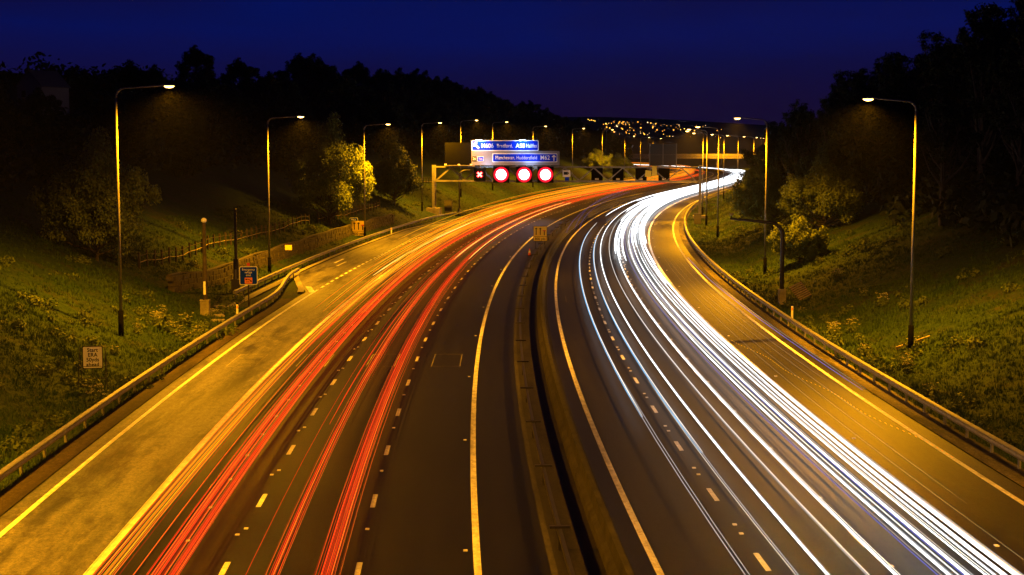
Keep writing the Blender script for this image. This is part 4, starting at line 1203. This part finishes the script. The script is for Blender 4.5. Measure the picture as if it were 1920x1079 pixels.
for i in range(110):
    px = ru.triangular(1122, 1340, 1150) if i % 4 else ru.uniform(1125, 1370)
    lo = 226 + (px - 1120) * 0.045
    town(px, lo + 24 * ru.random() ** 1.4, ru.choice([0, 0, 1, 2]), ru.choice([0.35, 0.45, 0.5, 0.6, 0.8, 1.15]))

# ------------------------------------------------------------------ grass and weeds on the verges
def grass(name, areas, seed, blades, size):
    rg = np.random.default_rng(seed); out = []
    for (s0, s1, t0, t1, dens) in areas:
        n = int((s1 - s0) * (t1 - t0) * dens)
        s = rg.uniform(s0, s1, n); t = rg.uniform(t0, t1, n)
        keep = (vnoise(s * 2.2, t * 3.1, 5) + rg.normal(size=n) * 0.5) > -0.35
        s, t = s[keep], t[keep]; n = len(s)
        if t0 < 0:
            ok = ~((s > 34) & (s < 172) & (t > -22.6)) | ((s < 50) & (t < -18.9 - 3.75 * (s - 34) / 18))
            s, t = s[ok], t[ok]; n = len(s)
        x, y = Pn(s, t); z = ground_h(s, t)
        tall = 0.35 + 1.1 * np.clip(vnoise(s * 2.3, t * 2.9, 8) * 0.6 + 0.4 + rg.normal(size=n) * 0.25, 0, 1.4)
        b = np.repeat(np.stack([x, y, z], -1), blades, 0)
        tl = np.repeat(tall, blades); m = n * blades
        b[:, :2] += rg.normal(size=(m, 2)) * 0.12 * size / 0.3
        a = rg.uniform(0, 6.283, m); h = size * tl * rg.uniform(0.5, 1.3, m); w = 0.028 * size / 0.3 * rg.uniform(0.7, 1.5, m)
        dx, dy = np.cos(a), np.sin(a)
        v = np.empty((m, 3, 3))
        v[:, 0] = b + np.stack([-dy * w, dx * w, np.full(m, -0.03)], -1)
        v[:, 1] = b + np.stack([dy * w, -dx * w, np.full(m, -0.03)], -1)
        lean = rg.uniform(0.05, 1.3, m) * h
        v[:, 2] = b + np.stack([dx * lean, dy * lean, h], -1)
        out.append(v)
    v = np.concatenate(out); n = len(v)
    me = bpy.data.meshes.new(name)
    me.vertices.add(n * 3); me.vertices.foreach_set('co', v.astype(np.float32).ravel())
    me.loops.add(n * 3); me.loops.foreach_set('vertex_index', np.arange(n * 3, dtype=np.int32))
    me.polygons.add(n); me.polygons.foreach_set('loop_start', np.arange(0, n * 3, 3, dtype=np.int32))
    me.update(calc_edges=True)
    o = link(name, me, 'grass_blade')
    tag(o, 'long rough green grass covering the motorway verges', 'grass', None, 'stuff')
    return o
grass('grass', [(-75, 20, -30, -18.7, 26), (-70, 40, -44, -30, 9), (20, 130, -36, -22.7, 12), (130, 330, -36, -19.3, 3.0),
                (-75, 20, 18.9, 30, 26), (-60, 60, 30, 42, 9), (20, 130, 18.9, 32, 12), (130, 300, 18.9, 32, 3.5)], 3, 6, 0.21)
def brambles():
    rg = np.random.default_rng(17); cs, rs = [], []
    for (s0, s1, t0, t1, n) in ((-60, 40, -40, -21.5, 70), (40, 200, -36, -25.5, 60), (-60, 60, 22.5, 42, 60), (60, 220, 20.5, 34, 60), (-60, 20, -21.5, -19.2, 22), (-60, 60, 19.4, 22, 30)):
        s = rg.uniform(s0, s1, n); tt = rg.uniform(t0, t1, n)
        for k in range(4):
            a = s + rg.normal(size=n) * 0.8; c = tt + rg.normal(size=n) * 0.6; r = rg.uniform(0.15, 0.55, n)
            if t0 < 0: 
                ok = ~((a > 26) & (a < 172) & (c > -24)); a, c, r = a[ok], c[ok], r[ok]
            x, y = Pn(a, c); cs.append(np.stack([x, y, ground_h(a, c) + r * 0.45], -1)); rs.append(r)
    me = leaf_mesh('brambles', np.concatenate(cs), np.concatenate(rs), 70000, 0.085, 17, 'leaf_mid')
    tag(link('brambles', me), 'low leafy brambles and weeds scattered over the grass banks', 'brambles', None, 'stuff')
brambles()
# cow parsley clumps
def weed_mesh(seed, H, heads):
    rg = random.Random(seed); st = MB(); hd = MB()
    for i in range(heads):
        a = rg.uniform(0, 6.28); L = rg.uniform(0.1, 0.5); h = H * rg.uniform(0.6, 1.05)
        e = Vector((math.cos(a) * L, math.sin(a) * L, h)); st.tube([(e.x * 0.2, e.y * 0.2, -0.1), e * 0.6, e], [0.012, 0.01, 0.006], 4)
        for k in range(7):
            p = e + Vector((rg.uniform(-.09, .09), rg.uniform(-.09, .09), rg.uniform(-.02, .03))); hd.box(p, (0.03, 0.03, 0.015), Matrix.Rotation(rg.uniform(-.6, .6), 3, 'X'))
    a = st.mesh('stems'); a.materials.append(MATS['leaf_mid']); b = hd.mesh('flower_heads'); b.materials.append(MATS['flower_pale'])
    lv = leaf_mesh('leaves', np.array([(0, 0, 0.25), (0.25, 0.1, 0.3), (-0.2, -0.15, 0.3)]), np.array([0.35, 0.3, 0.3]), 120, 0.09, seed, 'leaf_mid')
    return a, b, lv
WM = [weed_mesh(61, 0.95, 14), weed_mesh(62, 0.75, 10)]
rw = random.Random(3)
wspots = [(6 + rw.uniform(-5, 5), -21.6 + rw.uniform(-1.8, 1.2)) for _ in range(5)] + [(rw.uniform(-45, 25), -19.6 - 4 * rw.random()) for _ in range(11)] + \
         [(rw.uniform(-25, 5), 20 + 1.6 * rw.random()) for _ in range(6)] + [(rw.uniform(-30, 40), 20 + 6 * rw.random()) for _ in range(7)]
for i, (s, t) in enumerate(wspots):
    q = empty('cow_parsley', at(s, t, -0.03), rw.uniform(0, 6)); q.scale = (rw.uniform(0.7, 1.15),) * 3
    sd = 'left' if t < 0 else 'right'
    tag(q, 'pale flowering weed clump in the rough grass of the %s verge' % sd, 'weed', 'flowering weeds on the %s verge' % sd)
    a, b, c = WM[i % 2]
    link('stems', a, None, q); link('flower_heads', b, None, q)['kind'] = 'stuff'; link('leaves', c, None, q)

# ------------------------------------------------------------------ faint night mist over the whole place
hm = bpy.data.materials.new('mist')
nt, n, l, b_ = nodes_of(hm)
n.remove(b_)
pv = n.new('ShaderNodeVolumePrincipled')
pv.inputs['Color'].default_value = (0.9, 0.92, 0.95, 1)
pv.inputs['Density'].default_value = 0.000045
pv.inputs['Anisotropy'].default_value = 0.4
l.new(pv.outputs[0], n['Material Output'].inputs['Volume'])
MATS['mist'] = hm
o = MB().box((0, 3350, 37), (12100, 7600, 78)).build('haze', 'mist'); o['kind'] = 'stuff'
